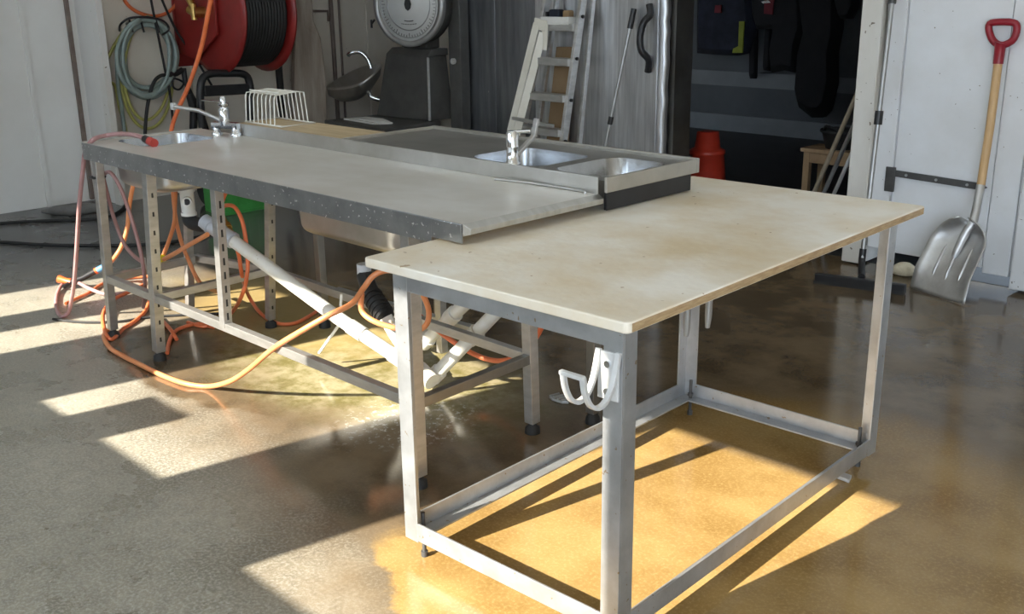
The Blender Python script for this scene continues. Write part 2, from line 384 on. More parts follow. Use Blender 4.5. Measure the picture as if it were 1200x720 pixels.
# store room beyond the doorway
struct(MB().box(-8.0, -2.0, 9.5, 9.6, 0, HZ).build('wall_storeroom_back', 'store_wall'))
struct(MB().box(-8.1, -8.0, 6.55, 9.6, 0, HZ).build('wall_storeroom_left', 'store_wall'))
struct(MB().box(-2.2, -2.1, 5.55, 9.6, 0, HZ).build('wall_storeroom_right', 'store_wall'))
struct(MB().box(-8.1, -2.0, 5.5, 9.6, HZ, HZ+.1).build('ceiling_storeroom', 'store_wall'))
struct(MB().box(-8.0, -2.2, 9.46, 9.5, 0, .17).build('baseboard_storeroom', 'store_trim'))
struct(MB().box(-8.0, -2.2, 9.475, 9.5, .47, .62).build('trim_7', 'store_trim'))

# ================================================================== FRONT WORK TABLE
TA = V(-2.133, 1.578, 0)
tb = thing('work_table', 'steel angle-frame work table with weathered pale board top in the foreground', 'table', TA, .0359)
LOCAL[0] = True
def rrect(x0, x1, y0, y1, r, k=5):
    out = []
    for cx, cy, a0 in ((x1-r, y1-r, 0), (x0+r, y1-r, pi/2), (x0+r, y0+r, pi), (x1-r, y0+r, 1.5*pi)):
        for i in range(k+1): a = a0+pi/2*i/k; out.append((cx+r*math.cos(a), cy+r*math.sin(a)))
    return out
tt = MB().prism([(x, y, .816) for x, y in rrect(0, .858, 0, 1.54, .015)], (0, 0, .026)).build('tabletop', 'ply_top', tb, .004)
eb = .0012
MB().box(.8575, .8575+eb, .015, 1.525, .819, .838).build('edge_grain', 'ply_edge', tt)
u0, u1, v0, v1, t_, a_ = .102, .838, .012, 1.386, .006, .052
zt = .816
def lleg(cu, cv, su, sv):
    m = MB(); m.box(min(cu, cu+su*a_), max(cu, cu+su*a_), min(cv, cv+sv*t_), max(cv, cv+sv*t_), .055, zt)
    m.box(min(cu, cu+su*t_), max(cu, cu+su*t_), min(cv+sv*t_, cv+sv*a_), max(cv+sv*t_, cv+sv*a_), .055, zt)
    return m
legs = []
for cu, cv, su, sv in ((u0, v0, 1, 1), (u1, v0, -1, 1), (u1, v1, -1, -1), (u0, v1, 1, -1)):
    lg = lleg(cu, cv, su, sv).build('leg', 'galv', tb, .0012); legs.append(lg)
    bx, by = cu+su*.045, cv+sv*.028
    f = MB(); f.cyl((bx, by, .014), (bx, by, .135), .006, 10); f.cyl((bx, by, 0), (bx, by, .016), .010, 12); f.cyl((bx, by, .075), (bx, by, .084), .011, 6)
    f.build('levelling_bolt', 'hinge_iron', lg)
zb, zr = .060, .113
MB().box(u0+a_*.98, u1-a_*.98, v0, v0+t_, zb, zr).box(u0+a_*.98, u1-a_*.98, v0+t_, v0+a_, zb, zb+t_).build('rail', 'galv', tb, .001)
MB().box(u0+t_, u1-t_, v1-t_-.001, v1-.001-.0, zb, zr).box(u0+t_, u1-t_, v1-a_, v1-t_-.001, zb, zb+t_).build('rail', 'galv', tb, .001)
MB().box(u0+.0005, u0+t_+.0005, v0+a_*.6, v1-a_*.6, zb, zr).box(u0+t_+.0005, u0+a_, v0+a_, v1-a_, zb, zb+t_).build('rail', 'galv', tb, .001)
MB().box(u1-t_-.0005, u1-.0005, v0+a_*.6, v1-a_*.6, zb, zr).box(u1-a_, u1-t_-.0005, v0+a_, v1-a_, zb, zb+t_).build('rail', 'galv', tb, .001)
MB().box(u0+a_*.98, u1-a_*.98, v0+.001, v0+t_+.001, zt-.042, zt).box(u0+a_, u1-a_, v0+t_+.001, v0+a_, zt-t_, zt).build('apron', 'galv', tb, .001)
MB().box(u0+a_*.98, u1-a_*.98, v1-t_-.001, v1-.001, zt-.042, zt).build('apron', 'galv', tb, .001)
LOCAL[0] = False
for px, py, z in ((829, 384, .70), (804, 394, .69)):
    c = AZ(px, py, z); m = MB(); m.tube([c, c+V(.002, -.001, .03), V(c.x+.004, c.y-.002, .816)], [.006, .009, .009], 10); m.build('hanging_pin', 'scale_rim', tb)
# plastic hose hook on the near leg
LOCAL[0] = True
hp = MB(); hu = u1-.035
hp.box(hu-.028, hu+.028, v0-.006, v0, .655, .765); ho = hp.build('hose_hook', 'hook_white', tb, .002)
for du in (-.024, .024):
    path = [(-.004, .768), (-.012, .735), (-.024, .70), (-.045, .672), (-.072, .664), (-.098, .678), (-.116, .71), (-.124, .748)]
    P = spline([V(hu+du*1.1, v0+a, z) for a, z in path], 4)
    m = MB()
    for i in range(len(P)-1): m.bar(P[i], P[i+1], .012, .008, (1, 0, 0)) if False else None
    ring = []
    n = len(P); vs = []; fs = []
    for i in range(n):
        t = (P[min(i+1, n-1)]-P[max(i-1, 0)]).normalized(); a = V(1, 0, 0)*.0065; c = t.cross(V(1, 0, 0)).normalized()*.0045
        vs += [P[i]-a-c, P[i]+a-c, P[i]+a+c, P[i]-a+c]
    for i in range(n-1):
        for k in range(4): fs.append((i*4+k, i*4+(k+1) % 4, i*4+4+(k+1) % 4, i*4+4+k))
    fs += [(3, 2, 1, 0), (4*n-4, 4*n-3, 4*n-2, 4*n-1)]
    m.add(vs, fs, False); m.build('prong', 'hook_white', ho, .001)
MB().box(hu-.032, hu+.032, v0-.132, v0-.120, .742, .752).build('tip_bridge', 'hook_white', ho, .002)
for z in (.675, .738): MB().cyl((hu, v0-.006, z), (hu, v0-.011, z), .008, 12).build('screw', 'chrome', ho)
LOCAL[0] = False

# ================================================================== LONG STEEL BENCH
bn = thing('steel_bench', 'long stainless steel bench with a small left basin and upstand', 'bench', (-4.42, 1.84, 0))
BX0, BX1, BY0, BY1, BZ = -4.43, -2.03, 1.84, 2.405, .90
hx0, hx1, hy0, hy1 = -4.375, -4.075, 1.955, 2.285
def plate_with_hole(m, x0, x1, y0, y1, z, th, holes):
    """flat plate with rounded rectangular holes, cut in strips; returns hole loops"""
    bm = bmesh.new()
    outer = [bm.verts.new(p) for p in ((x0, y0, z), (x1, y0, z), (x1, y1, z), (x0, y1, z))]
    eds = [bm.edges.new((outer[i], outer[(i+1) % 4])) for i in range(4)]
    for hl in holes:
        vs = [bm.verts.new((x, y, z)) for x, y in hl]
        eds += [bm.edges.new((vs[i], vs[(i+1) % len(vs)])) for i in range(len(vs))]
    bmesh.ops.triangle_fill(bm, edges=eds, use_beauty=True)
    bm.verts.index_update()
    vs = [v.co.copy() for v in bm.verts]; fs = [[v.index for v in f.verts] for f in bm.faces]; bm.free()
    m.add(vs, fs); return m
def bowl(m, loop, z, depth, th, taper=.02, rounds=6):
    cx = sum(p[0] for p in loop)/len(loop); cy = sum(p[1] for p in loop)/len(loop); n = len(loop)
    def ring(off, zz, grow=0.0):
        o = []
        for x, y in loop:
            d = V(x-cx, y-cy, 0); L_ = d.length
            sx = (abs(d.x)-off+grow)/max(abs(d.x), 1e-4) if abs(d.x) > .02 else 1; sy = (abs(d.y)-off+grow)/max(abs(d.y), 1e-4) if abs(d.y) > .02 else 1
            o.append(V(cx+d.x*sx, cy+d.y*sy, zz))
        return o
    prof = [(0, z)]+[(taper*.6, z-depth+.04)]+[(taper*.6+.04*(1-math.cos(a)), z-depth+.04-.04*math.sin(a)) for a in [pi/2*i/rounds for i in range(1, rounds+1)]]
    R = [ring(o, zz) for o, zz in prof]
    vs = [v for r in R for v in r]; fs = []
    for i in range(len(R)-1):
        for k in range(n): fs.append((i*n+k, i*n+(k+1) % n, (i+1)*n+(k+1) % n, (i+1)*n+k))
    m.add(vs, fs, True); m.add(R[-1], [tuple(range(n))], True)
    return m
hl = rrect(hx0, hx1, hy0, hy1, .06)
m = MB(); plate_with_hole(m, BX0, BX1, BY0, BY1, BZ, 0, [hl]); bt = m.build('worktop', 'stainless_top', bn, recalc=False)
ap = MB().box(BX0, -2.16, BY0-.002, BY0+.004, .828, BZ-.001).box(-2.16, BX1-.005, BY0-.002, BY0+.004, .846, BZ-.001).build('front_apron', 'stainless_wet', bn, .0015)
MB().box(BX0-.002, BX0+.003, BY0, BY1, .835, BZ+.004).build('end_lip', 'stainless', bn, .001)
MB().hexa([(BX1-.002, BY0, .866), (BX1+.018, BY0+.01, .872), (BX1+.018, BY1, .872), (BX1-.002, BY1, .866)], [(BX1-.001, BY0, BZ+.001), (BX1+.020, BY0+.01, BZ-.012), (BX1+.020, BY1, BZ-.012), (BX1-.001, BY1, BZ+.001)]).build('end_lip', 'stainless', bn, .001)
MB().box(-4.14, BX1, BY1-.006, BY1, BZ, .952).build('upstand', 'stainless', bn, .002)
cv_ = MB(); cv_.tube([(-2.44, 2.36, .9035), (-2.3, 2.385, .904), (-2.1, 2.39, .904), (-2.06, 2.375, .904)], .004, 6, smooth_path=4); cv_.build('upstand_strip', 'aluminium', bn)
bw = MB(); bowl(bw, hl, BZ, .165, .01, .03); bo = bw.build('basin', 'sink_steel', bn)
m = MB(); bowl(m, rrect(-4.405, -3.97, 1.93, 2.34, .08), .885, .175, .01, .02); m.build('basin_shell', 'stainless', bo)
MB().lathe([(.03, 0), (.034, -.015), (.03, -.03)], (-4.15, 2.15, .71), n=20).build('drain', 'chrome', bo)
def slot_leg(name, p, q, w=.04, foot=True, mt='aluminium', slots=False):
    o = MB().bar(p, q, w, w, (0, 1, 0)).build(name, mt, bn, .002)
    if foot:
        MB().lathe([(.012, .05), (.014, .03), (.026, .022), (.028, 0)], (p[0], p[1], 0), n=14).build('foot', 'black_rubber', o)
    if slots:
        for i in range(9):
            c = Vector(p).lerp(Vector(q), .08+.1*i)
            MB().box(c.x+w/2-.0005, c.x+w/2+.0008, c.y-.004, c.y+.004, c.z-.014, c.z+.014).build('slot', 'ink', o)
    return o
ZR = .285
slot_leg('leg', (-4.475, 1.885, .04), (-4.40, 1.885, .828), .036)
slot_leg('leg', (-4.035, 1.885, .04), (-3.935, 1.885, .828), .042, slots=True)
slot_leg('leg', (-3.44, 1.885, ZR), (-3.41, 1.885, .828), .036, False, slots=True)
slot_leg('leg', (-2.32, 1.885, .04), (-2.315, 1.885, .828), .04)
slot_leg('leg', (-4.53, 2.30, .04), (-4.46, 2.34, .88), .034)
slot_leg('leg', (-4.07, 2.46, .04), (-3.92, 2.44, .88), .036, slots=True)
slot_leg('leg', (-2.345, 2.43, .04), (-2.34, 2.40, .88), .04)
for p, q, mt in (((-4.45, 1.885, ZR), (-4.02, 1.885, ZR), 'aluminium'), ((-4.0, 1.885, ZR), (-2.34, 1.885, ZR), 'aluminium'),
             ((-4.44, 1.9, ZR), (-4.48, 2.32, ZR), 'aluminium'), ((-4.0, 1.9, ZR), (-4.02, 2.44, ZR), 'aluminium'),
             ((-4.5, 2.34, ZR), (-4.05, 2.45, ZR), 'aluminium'), ((-4.02, 2.45, ZR), (-2.36, 2.42, ZR), 'aluminium'), ((-2.318, 1.9, ZR), (-2.342, 2.41, ZR), 'stainless_dark')):
    MB().bar(p, q, .03, .034).build('rail', mt, bn, .002)
MB().bar((-4.4, 2.39, .865), (-2.1, 2.39, .865), .03, .03).build('back_rail', 'aluminium', bn, .002)
# mixer tap by the basin
tp = MB(); B0 = V(-4.13, 2.355, .90)
tp.lathe([(.024, 0), (.024, .012), (.016, .018), (.016, .045)], B0+V(-.04, -.02, 0), n=16)
tp.lathe([(.024, 0), (.024, .012), (.016, .018), (.016, .045)], B0+V(.05, .02, 0), n=16)
tp.bar(B0+V(-.055, -.027, .045), B0+V(.065, .027, .045), .03, .026)
tp.lathe([(.02, .045), (.022, .06), (.022, .115), (.017, .12), (.017, .128), (.023, .13), (.023, .14)], B0, n=18)
to = tp.build('mixer_tap', 'chrome', bn)
m = MB(); m.lathe([(.014, .14), (.014, .165), (.008, .17)], B0, n=14); m.bar(B0+V(-.004, 0, .145), B0+V(-.125, -.03, .148), .014, .006); m.build('lever', 'chrome', to)
m = MB(); e = AY(204, 125, 2.25); m.tube([B0+V(-.01, 0, .06), B0.lerp(e, .5)+V(0, 0, .045), e], [.010, .009, .009], 10); m.build('spout', 'aluminium', to)
MB().box(e.x-.02, e.x+.005, e.y-.01, e.y+.012, e.z-.014, e.z+.016).build('spout_tip', 'hook_white', to, .003)

# ================================================================== SINK UNIT BEHIND
sk = thing('sink_unit', 'stainless double bowl sink unit with drainer behind the long bench', 'sink', (-3.35, 2.42, 0))
SX0, SX1, SY0, SY1, SZ = -3.35, -2.0, 2.408, 2.89, .95
h1 = rrect(-2.68, -2.34, 2.455, 2.75, .06); h2 = rrect(-2.285, -2.04, 2.455, 2.79, .06)
m = MB(); plate_with_hole(m, SX0, SX1, SY0, SY1, SZ-.008, 0, [h1, h2]); m.build('sink_top', 'stainless_dark', sk, recalc=False)
for a in ((SX0, SX1, SY1-.018, SY1, SZ-.045, SZ+.004), (SX1-.012, SX1, SY0, SY1-.018, SZ-.045, SZ+.003), (SX0, SX0+.015, SY0, SY1-.018, SZ-.045, SZ+.003)):
    MB().box(*a).build('rim', 'rim_steel', sk, .003)
for hh, bxs in ((h1, (-2.51, 2.6)), (h2, (-2.16, 2.62))):
    m = MB(); bowl(m, hh, SZ-.008, .19 if hh is h1 else .092, .01, .03); b_ = m.build('sink_bowl', 'sink_steel', sk)
    
    if hh is h1: MB().lathe([(.028, 0), (.032, -.01), (.03, -.06)], (bxs[0], bxs[1], SZ-.196), n=18).build('drain', 'pvc_white', b_)
tub = rrect(-3.83, -3.05, 2.43, 2.66, .09)
m = MB(); bowl(m, tub, .925, .425, .01, .04); tu = m.build('deep_tub', 'stainless', sk)
MB().box(-2.03, -2.02, 2.43, 2.87, .846, .904).build('end_shade_strip', 'black_plastic', sk)  # black strip standing in for the shade under the sink rim
for x, y in ((-2.245, 2.64), (-3.3, 2.84), (-3.88, 2.63)):
    o = MB().bar((x, y, .04), (x, y, SZ-.05 if x > -3.5 else .92), .036, .036).build('leg', 'stainless_dark', sk, .002)
    MB().lathe([(.012, .05), (.026, .022), (.028, 0)], (x, y, 0), n=12).build('foot', 'black_rubber', o)
for x in (-3.25, -3.13):
    MB().bar((x, 2.70, .04), (x, 2.70, .5), .035, .035).build('prop', 'aluminium', sk, .002)
MB().bar((-3.87, 2.70, .16), (-2.95, 2.74, .16), .035, .04).build('rail', 'aluminium', sk, .002)
MB().bar((-3.88, 2.64, .90), (-3.36, 2.64, .90), .03, .04).build('rail', 'aluminium', sk, .002)
T0 = V(-2.44, 2.445, SZ-.008)
m = MB(); m.lathe([(.026, 0), (.026, .008), (.021, .012), (.021, .055), (.022, .058), (.022, .062), (.021, .066), (.021, .105), (.016, .112)], T0, n=20); tt2 = m.build('mixer_tap', 'chrome', sk)
e = AY(629, 139, 2.53); m = MB()
m.bar(T0+V(.01, .005, .03), T0.lerp(e, .6)+V(.01, .02, .0), .022, .012); m.bar(T0.lerp(e, .6)+V(.01, .02, 0), e, .022, .010); m.build('spout', 'aluminium', tt2, .002)
m = MB(); m.bar(T0+V(0, 0, .108), T0+V(.05, .035, .112), .02, .008); m.build('lever', 'chrome', tt2, .002)

bd = tag(MB().box(-4.14, -3.36, 2.415, 2.655, .927, .948).build('wooden_board', 'board_wood', bevel=.003), 'wooden board lying behind the bench upstand left of the sink', 'board')
# wire plate rack
rk = thing('plate_rack', 'white wire plate rack standing on the wooden board', 'dish rack', (-4.1, 2.5, .949))
rx0, rx1, ry0, ry1 = -4.12, -3.86, 2.45, 2.62
W_ = 'wire_white'
m = MB(); zb_ = .953
m.tube([(rx0, ry0, zb_), (rx1+.03, ry0, zb_), (rx1+.03, ry1, zb_), (rx0, ry1, zb_)], .0035, 6, True); m.build('base_wire', W_, rk)
for i in range(8):
    x = rx0+.01+i*(rx1-rx0)/8
    m = MB(); m.tube([(x, ry0, zb_), (x+.004, ry0+.004, zb_+.11), (x-.012, ry0+.02, zb_+.125), (x-.03, ry1-.03, zb_+.132), (x-.012, ry1-.004, zb_+.128), (x, ry1, zb_)], .003, 6); m.build('loop', W_, rk)
m = MB(); m.tube([(rx0+.012, ry0+.03, zb_+.136), (rx1-.015, ry0+.03, zb_+.136)], .003, 6); m.build('top_wire', W_, rk)

# ================================================================== WASTE PIPES
wp_ = thing('waste_pipe', 'white plastic waste pipes sloping under the long bench to the floor', 'pipe', (-2.9, 2.47, 0))
D0 = V(-4.15, 2.15, -.012)
MB().lathe([(.036, .715), (.036, .69), (.030, .685), (.030, .60), (.034, .598), (.034, .585)], D0, n=18).build('tee_body', 'pvc_white', wp_)
m = MB(); c = D0+V(.03, -.01, .655); m.tube([c+V(-.02, .005, 0), c+V(.02, -.02, 0)], .020, 14); to_ = m.build('tee_branch', 'pvc_white', wp_)
m = MB(); m.cyl(c+V(.019, -.019, 0), c+V(.0215, -.0215, 0), .014, 14); m.build('branch_opening', 'ink', to_)
pa = AY(243, 262, 2.17); pb_ = AY(300, 300, 2.24); pe = V(-2.93, 2.44, .055)
m = MB(); m.tube([D0+V(0, 0, .60), D0+V(.003, 0, .56), pa.lerp(D0+V(0, 0, .56), .45)+V(0, 0, -.012), pa], .031, 14, smooth_path=4); m.build('bend', 'black_rubber', wp_)
dr = (pb_-pa).normalized()
m = MB(); m.cyl(pa-dr*.02, pa.lerp(pb_, .55), .034, 16)
for k in (0.05, .25, .5): m.cyl(pa.lerp(pb_, k), pa.lerp(pb_, k)+dr*.012, .037, 16)
m.build('coupling', 'pvc_grey', wp_)
mid = AY(395, 372, 2.32)
m = MB(); m.tube([pa.lerp(pb_, .5), mid, pe], .028, 16); m.build('long_pipe', 'pvc_white', wp_)
for k in (.15, .62):
    c = mid.lerp(pe, k); d_ = (pe-mid).normalized(); m = MB(); m.cyl(c, c+d_*.07, .032, 16); m.build('sleeve', 'pvc_white', wp_)
m = MB(); m.cyl(pe-V(.05, -.005, -.02), pe+V(.035, .0, -.012), .034, 16); m.build('floor_elbow', 'pvc_white', wp_)
for (a, b_, nm) in ((AY(560, 342, 2.60), AY(500, 399, 2.60), 'branch_pipe'), (AY(597, 350, 2.62), AY(512, 438, 2.50), 'branch_pipe')):
    d_ = (b_-a).normalized(); m = MB(); m.cyl(a-d_*.12, b_, .027, 16); o = m.build(nm, 'pvc_white', wp_)
    c = a.lerp(b_, .42); m = MB(); m.cyl(c, c+d_*.05, .034, 16); m.cyl(c+d_*.05, c+d_*.06, .031, 16); m.build('collar', 'pvc_white', o)
    m = MB(); m.cyl(b_-d_*.02, b_+d_*.03, .033, 16); m.build('end_collar', 'pvc_white', o)
# black trap beneath the deep tub
m = MB(); t1, t2, t3 = AY(427, 322, 2.32), AY(436, 347, 2.30), AY(452, 372, 2.28)
m.cyl(V(t1.x, t1.y, .50), t1, .028, 16); m.build('tail_pipe', 'pvc_grey', wp_)
d_ = (t3-t2).normalized(); m = MB(); m.cyl(t1-V(0, 0, .0), t2, .032, 16); m.cyl(t2-d_*.02, t3, .036, 18)
for k in range(5): c = t2.lerp(t3, k/5); m.cyl(c, c+d_*.009, .041, 18)
m.build('trap', 'black_rubber', wp_)
m = MB(); m.tube([t3, AY(463, 392, 2.29), V(-2.96, 2.42, .09)], .026, 14); m.build('lower_pipe', 'pvc_white', wp_)
m = MB(); m.tube([AY(400, 345, 2.35), AY(398, 380, 2.33), AY(374, 414, 2.30)], .006, 8); m.build('wire_stay', 'wire_white', wp_)

# ================================================================== HOSES AROUND THE BENCH
def hose(name, label, pts, r, m_, cat='hose', group=None, k=8, n=10):
    base = min(pts, key=lambda p: p.z)
    e = thing(name, label, cat, (base.x, base.y, 0), 0, group)
    MB().tube(pts, r, n, smooth_path=k).build('hose_run', m_, e)
    return e
HR = .0095
Z1 = .0105
# pale pink supply hose over the bench end
hp1 = hose('pink_hose', 'pale pink hose from the basin hanging off the bench end into a floor loop',
     [AZ(170, 163, .925), AZ(160, 159, .935), AZ(142, 157, .93), AZ(124, 159, .92), AZ(109, 164, .915), AX(100, 178, -4.46), AX(97, 200, -4.50), AX(93, 240, -4.56), AX(90, 290, -4.66), AX(87, 330, -4.78), AX(84, 350, -4.87), AZ(80, 366, .03), AZ(72, 371, Z1), AZ(66, 360, Z1), AZ(67, 345, Z1), AZ(74, 333, .02), AZ(88, 330, .03), AZ(104, 338, .03), AZ(125, 345, .02), AZ(150, 343, .02)], .0098, 'hose_pink')
c, d = AZ(170, 163, .925), AZ(181, 168, .915)
m = MB(); m.cyl(c, c.lerp(d, .55), .017, 12); m.build('hose_connector', 'black_plastic', hp1)
m = MB(); m.cyl(c.lerp(d, .5), d, .018, 12); m.build('red_collar', 'tip_red', hp1)
# purple loop tied to the leg
hp2 = hose('purple_hose', 'dark purple-brown hose loop strapped to the first bench leg', [AY(122, 300, 1.93), AY(121, 240, 1.92), AY(120, 214, 1.915), AY(122, 204, 1.915), AY(130, 203, 1.915), AY(141, 220, 1.92), AY(152, 250, 1.93), AY(161, 280, 1.93), AY(167, 307, 1.93), AY(170, 335, 1.94), AY(168, 360, 1.98)], .0085, 'hose_purple')
hp3 = hose('purple_hose', 'second strand of purple hose curving up to the white joint beside the slotted leg', [AY(121, 208, 1.94), AY(127, 232, 1.95), AY(134, 257, 1.95), AY(145, 285, 1.95), AY(157, 300, 1.95), AY(168, 308, 1.95)], .0085, 'hose_purple')
c = AY(114, 208, 1.885); m = MB(); m.tube([c+V(-.022, -.022, 0), c+V(.022, -.022, .002), c+V(.03, .02, .002), c+V(.0, .035, 0), c+V(-.022, .022, 0)], .006, 6, True); m.build('strap', 'black_plastic', hp2)
m = MB(); c = AY(168, 308, 1.945); m.cyl(c+V(0, 0, -.03), c+V(0, 0, .02), .012, 10); m.build('hose_joint', 'hook_white', hp3)
# spray gun with its hose
hs = hose('orange_hose', 'orange hose dropping from under the basin to the spray gun', [AY(161, 200, 2.2), AY(155, 222, 2.2), AY(151, 245, 2.18), AY(149, 268, 2.15), AY(142, 290, 2.12), AY(131, 306, 2.1), AZ(122, 313, .11)], .0105, 'hose_orange_sunlit')
sg = thing('spray_gun', 'black spray gun with orange tip and blue collar lying on the floor', 'spray gun', AZ(80, 330, 0))
g0, g1, g2, g3, g4 = AZ(122, 313, .11), AZ(114, 317, .09), AZ(97, 326, .055), AZ(84, 331, .035), AZ(69, 327, .05)
m = MB(); m.cyl(g0, g1, .017, 12); m.build('blue_collar', 'blue_plastic', sg)
m = MB(); m.cyl(g1, g1.lerp(g2, .15), .018, 12); m.build('red_ring', 'orange_plastic', sg)
m = MB(); m.tube([g1, g2, g3], [.016, .015, .02], 10); m.cyl(g3, g3+V(.0, -.05, -.015), .012, 10); m.build('barrel', 'black_plastic', sg)
m = MB(); m.tube([g3, g3.lerp(g4, .5), g4], [.02, .016, .022], 10); m.build('nozzle_tip', 'orange_plastic', sg)
# twin drops beneath the basin
hose('orange_hose', 'orange hose hanging below the basin drain, right strand', [AY(202, 212, 2.25), AY(204, 240, 2.25), AY(207, 262, 2.25), AY(213, 285, 2.24), AY(221, 305, 2.22), AY(230, 325, 2.2), AY(240, 336, 2.2), AZ(262, 345, .03)], .0095, 'hose_orange_sunlit')
hy = hose('orange_hose', 'orange hose hanging below the basin with yellow end fitting', [AY(206, 212, 2.23), AY(205, 240, 2.23), AY(204, 262, 2.22), AY(197, 285, 2.20), AY(190, 303, 2.18)], .0095, 'hose_orange_sunlit')
c = AY(190, 304, 2.17); m = MB(); m.cyl(c+V(-.02, 0, -.02), c+V(.01, 0, .01), .018, 10); m.build('yellow_fitting', 'yellow_plastic', hy)
hose('orange_hose', 'short orange hose from the yellow fitting up to the black pipe bend', [AY(192, 304, 2.16), AY(205, 297, 2.15), AY(222, 287, 2.14), AY(243, 275, 2.13)], .0105, 'hose_orange_sunlit')
ho2 = hose('orange_hose', 'orange hose loop right of the black bend with brass fitting', [AY(268, 218, 2.3), AY(262, 232, 2.28), AY(258, 246, 2.26), AY(264, 241, 2.25), AY(275, 243, 2.25), AY(284, 260, 2.25), AY(289, 290, 2.25), AY(290, 318, 2.24), AY(284, 345, 2.2), AZ(272, 366, .05), AZ(258, 376, Z1), AZ(240, 383, Z1), AZ(220, 378, Z1)], .009, 'hose_orange')
m = MB(); a, b_ = AY(259, 252, 2.26), AY(273, 278, 2.24); m.tube([a, a.lerp(b_, .4), b_], [.014, .013, .017], 10); m.cyl(a.lerp(b_, .45), a.lerp(b_, .6), .02, 8); m.build('brass_fitting', 'brass', ho2)
hose('orange_hose', 'orange hose falling from the brass fitting to the wet floor behind the rail', [AY(274, 279, 2.24), AY(280, 300, 2.26), AY(284, 325, 2.3), AZ(292, 348, .06), AZ(306, 368, .015), AZ(325, 379, Z1), AZ(345, 379, Z1), AZ(362, 371, Z1), AZ(378, 360, Z1)], .009, 'hose_orange')
# floor bundle by the first legs
hose('orange_hose', 'orange hose looping on the floor between the two left legs', [AZ(176, 344, Z1), AZ(172, 362, Z1), AZ(160, 375, Z1), AZ(145, 385, Z1), AZ(131, 398, Z1), AZ(123, 388, .02), AZ(121, 368, .03), AZ(132, 352, .03), AZ(152, 342, .03), AZ(170, 333, .03)], .0095, 'hose_orange')
hose('orange_hose', 'orange hose curling round behind the slotted leg foot', [AZ(196, 414, Z1), AZ(198, 402, Z1), AZ(204, 390, Z1), AZ(214, 384, Z1), AZ(232, 380, Z1), AZ(250, 384, Z1)], .009, 'hose_orange')
hose('orange_hose', 'short orange hose crossing the puddle beside the slotted leg', [AZ(186, 372, Z1), AZ(194, 380, Z1), AZ(201, 388, .025), AZ(207, 398, Z1)], .009, 'hose_orange')
hose('grey_hose', 'thin grey hose lying flat on the floor left of the bench', [AZ(62, 374, .007), AZ(85, 377, .007), AZ(110, 378, .007), AZ(140, 377, .007), AZ(175, 372, .007), AZ(220, 369, .007), AZ(270, 367, .007)], .006, 'black_rubber')
hose('orange_hose', 'orange hose leading out left on the floor to the spray gun', [AZ(77, 356, Z1), AZ(90, 350, Z1), AZ(105, 343, Z1), AZ(122, 332, Z1), AZ(150, 326, Z1), AZ(175, 324, Z1)], .0085, 'hose_orange')
# the long orange hose arcing over the front rail and looping behind the table leg
hose('orange_hose', 'long orange hose arcing over the bench rail and looping behind the table leg',
     [AZ(135, 385, .02), AZ(125, 388, .012), AZ(122, 396, Z1), AZ(129, 408, Z1), AZ(145, 418, Z1), AZ(165, 428, Z1), AZ(190, 440, Z1), AZ(218, 450, Z1), AZ(245, 453, .012), AY(270, 447, 1.862), AY(293, 432, 1.855), AY(320, 409, 1.86), AY(350, 390, 1.90), AY(385, 370, 1.97), AY(412, 356, 2.05), AY(426, 338, 2.12), AY(438, 323, 2.16), AY(455, 317, 2.2), AY(475, 323, 2.24), AY(492, 340, 2.27), AY(502, 362, 2.3), AY(500, 380, 2.3), AY(486, 388, 2.28), AY(460, 384, 2.22), AY(437, 376, 2.18), AY(424, 364, 2.17), AY(424, 344, 2.17)], .0105, 'hose_orange_sunlit')
hose('orange_hose', 'orange hose sagging behind the rear bench rail under the sink', [AY(489, 368, 2.5), AY(510, 385, 2.52), AY(530, 400, 2.55), AY(555, 415, 2.6), AY(580, 423, 2.62), AY(604, 419, 2.64), AY(622, 404, 2.66), AY(634, 385, 2.68), AY(643, 362, 2.7), AY(652, 335, 2.72)], .0105, 'hose_orange')
# orange air line coming down from the ceiling behind the tap
top = AY(247, 0, 2.62); sl = (AY(235, 60, 2.62)-top)
hose('orange_hose', 'orange-red hose hanging straight down from the ceiling behind the tap', [top-sl*4.0, top-sl*2, top, AY(236, 55, 2.62), AY(222, 98, 2.62), AY(208, 130, 2.62), AY(201, 152, 2.6), AY(200, 180, 2.5), AY(203, 212, 2.35)], .011, 'hose_orange')

# ================================================================== SMALL FLOOR THINGS
gx = -6.45
ga, gb2 = AX(262, 245, gx), AX(313, 240, gx)
gc = thing('green_crate', 'green plastic crate on the dark floor behind the bench', 'crate', (gx-.2, (ga.y+gb2.y)/2, 0))
y0_, y1_ = ga.y, gb2.y
m = MB(); m.box(gx-.26, gx, y0_, y1_, 0, .02)
for q in ((gx-.26, gx, y0_, y0_+.015), (gx-.26, gx, y1_-.015, y1_), (gx-.26, gx-.245, y0_+.015, y1_-.015), (gx-.015, gx, y0_+.015, y1_-.015)): m.box(*q, .02, .32)
m.build('crate_body', 'green_plastic', gc, .003)
MB().box(gx, gx+.012, y0_-.012, y1_+.012, .29, .325).build('crate_rim', 'green_plastic', gc, .003)
for i in range(4): yy = y0_+(y1_-y0_)*(.1+.22*i); MB().box(gx, gx+.004, yy, yy+(y1_-y0_)*.13, .06, .25).build('crate_rib', 'green_plastic', gc, .002)
for lab, pp in (('black cable along the foot of the white left wall', [(-60, 268), (0, 262), (50, 259), (88, 258), (120, 256), (140, 248), (150, 236)]), ('black cable crossing the dark floor behind the bench legs', [(-60, 284), (0, 284), (50, 287), (110, 288), (170, 287), (220, 281), (262, 268)])):
    hose('floor_cable', lab, [AZ(x, y, .012) for x, y in pp], .011, 'black_rubber', 'cable')
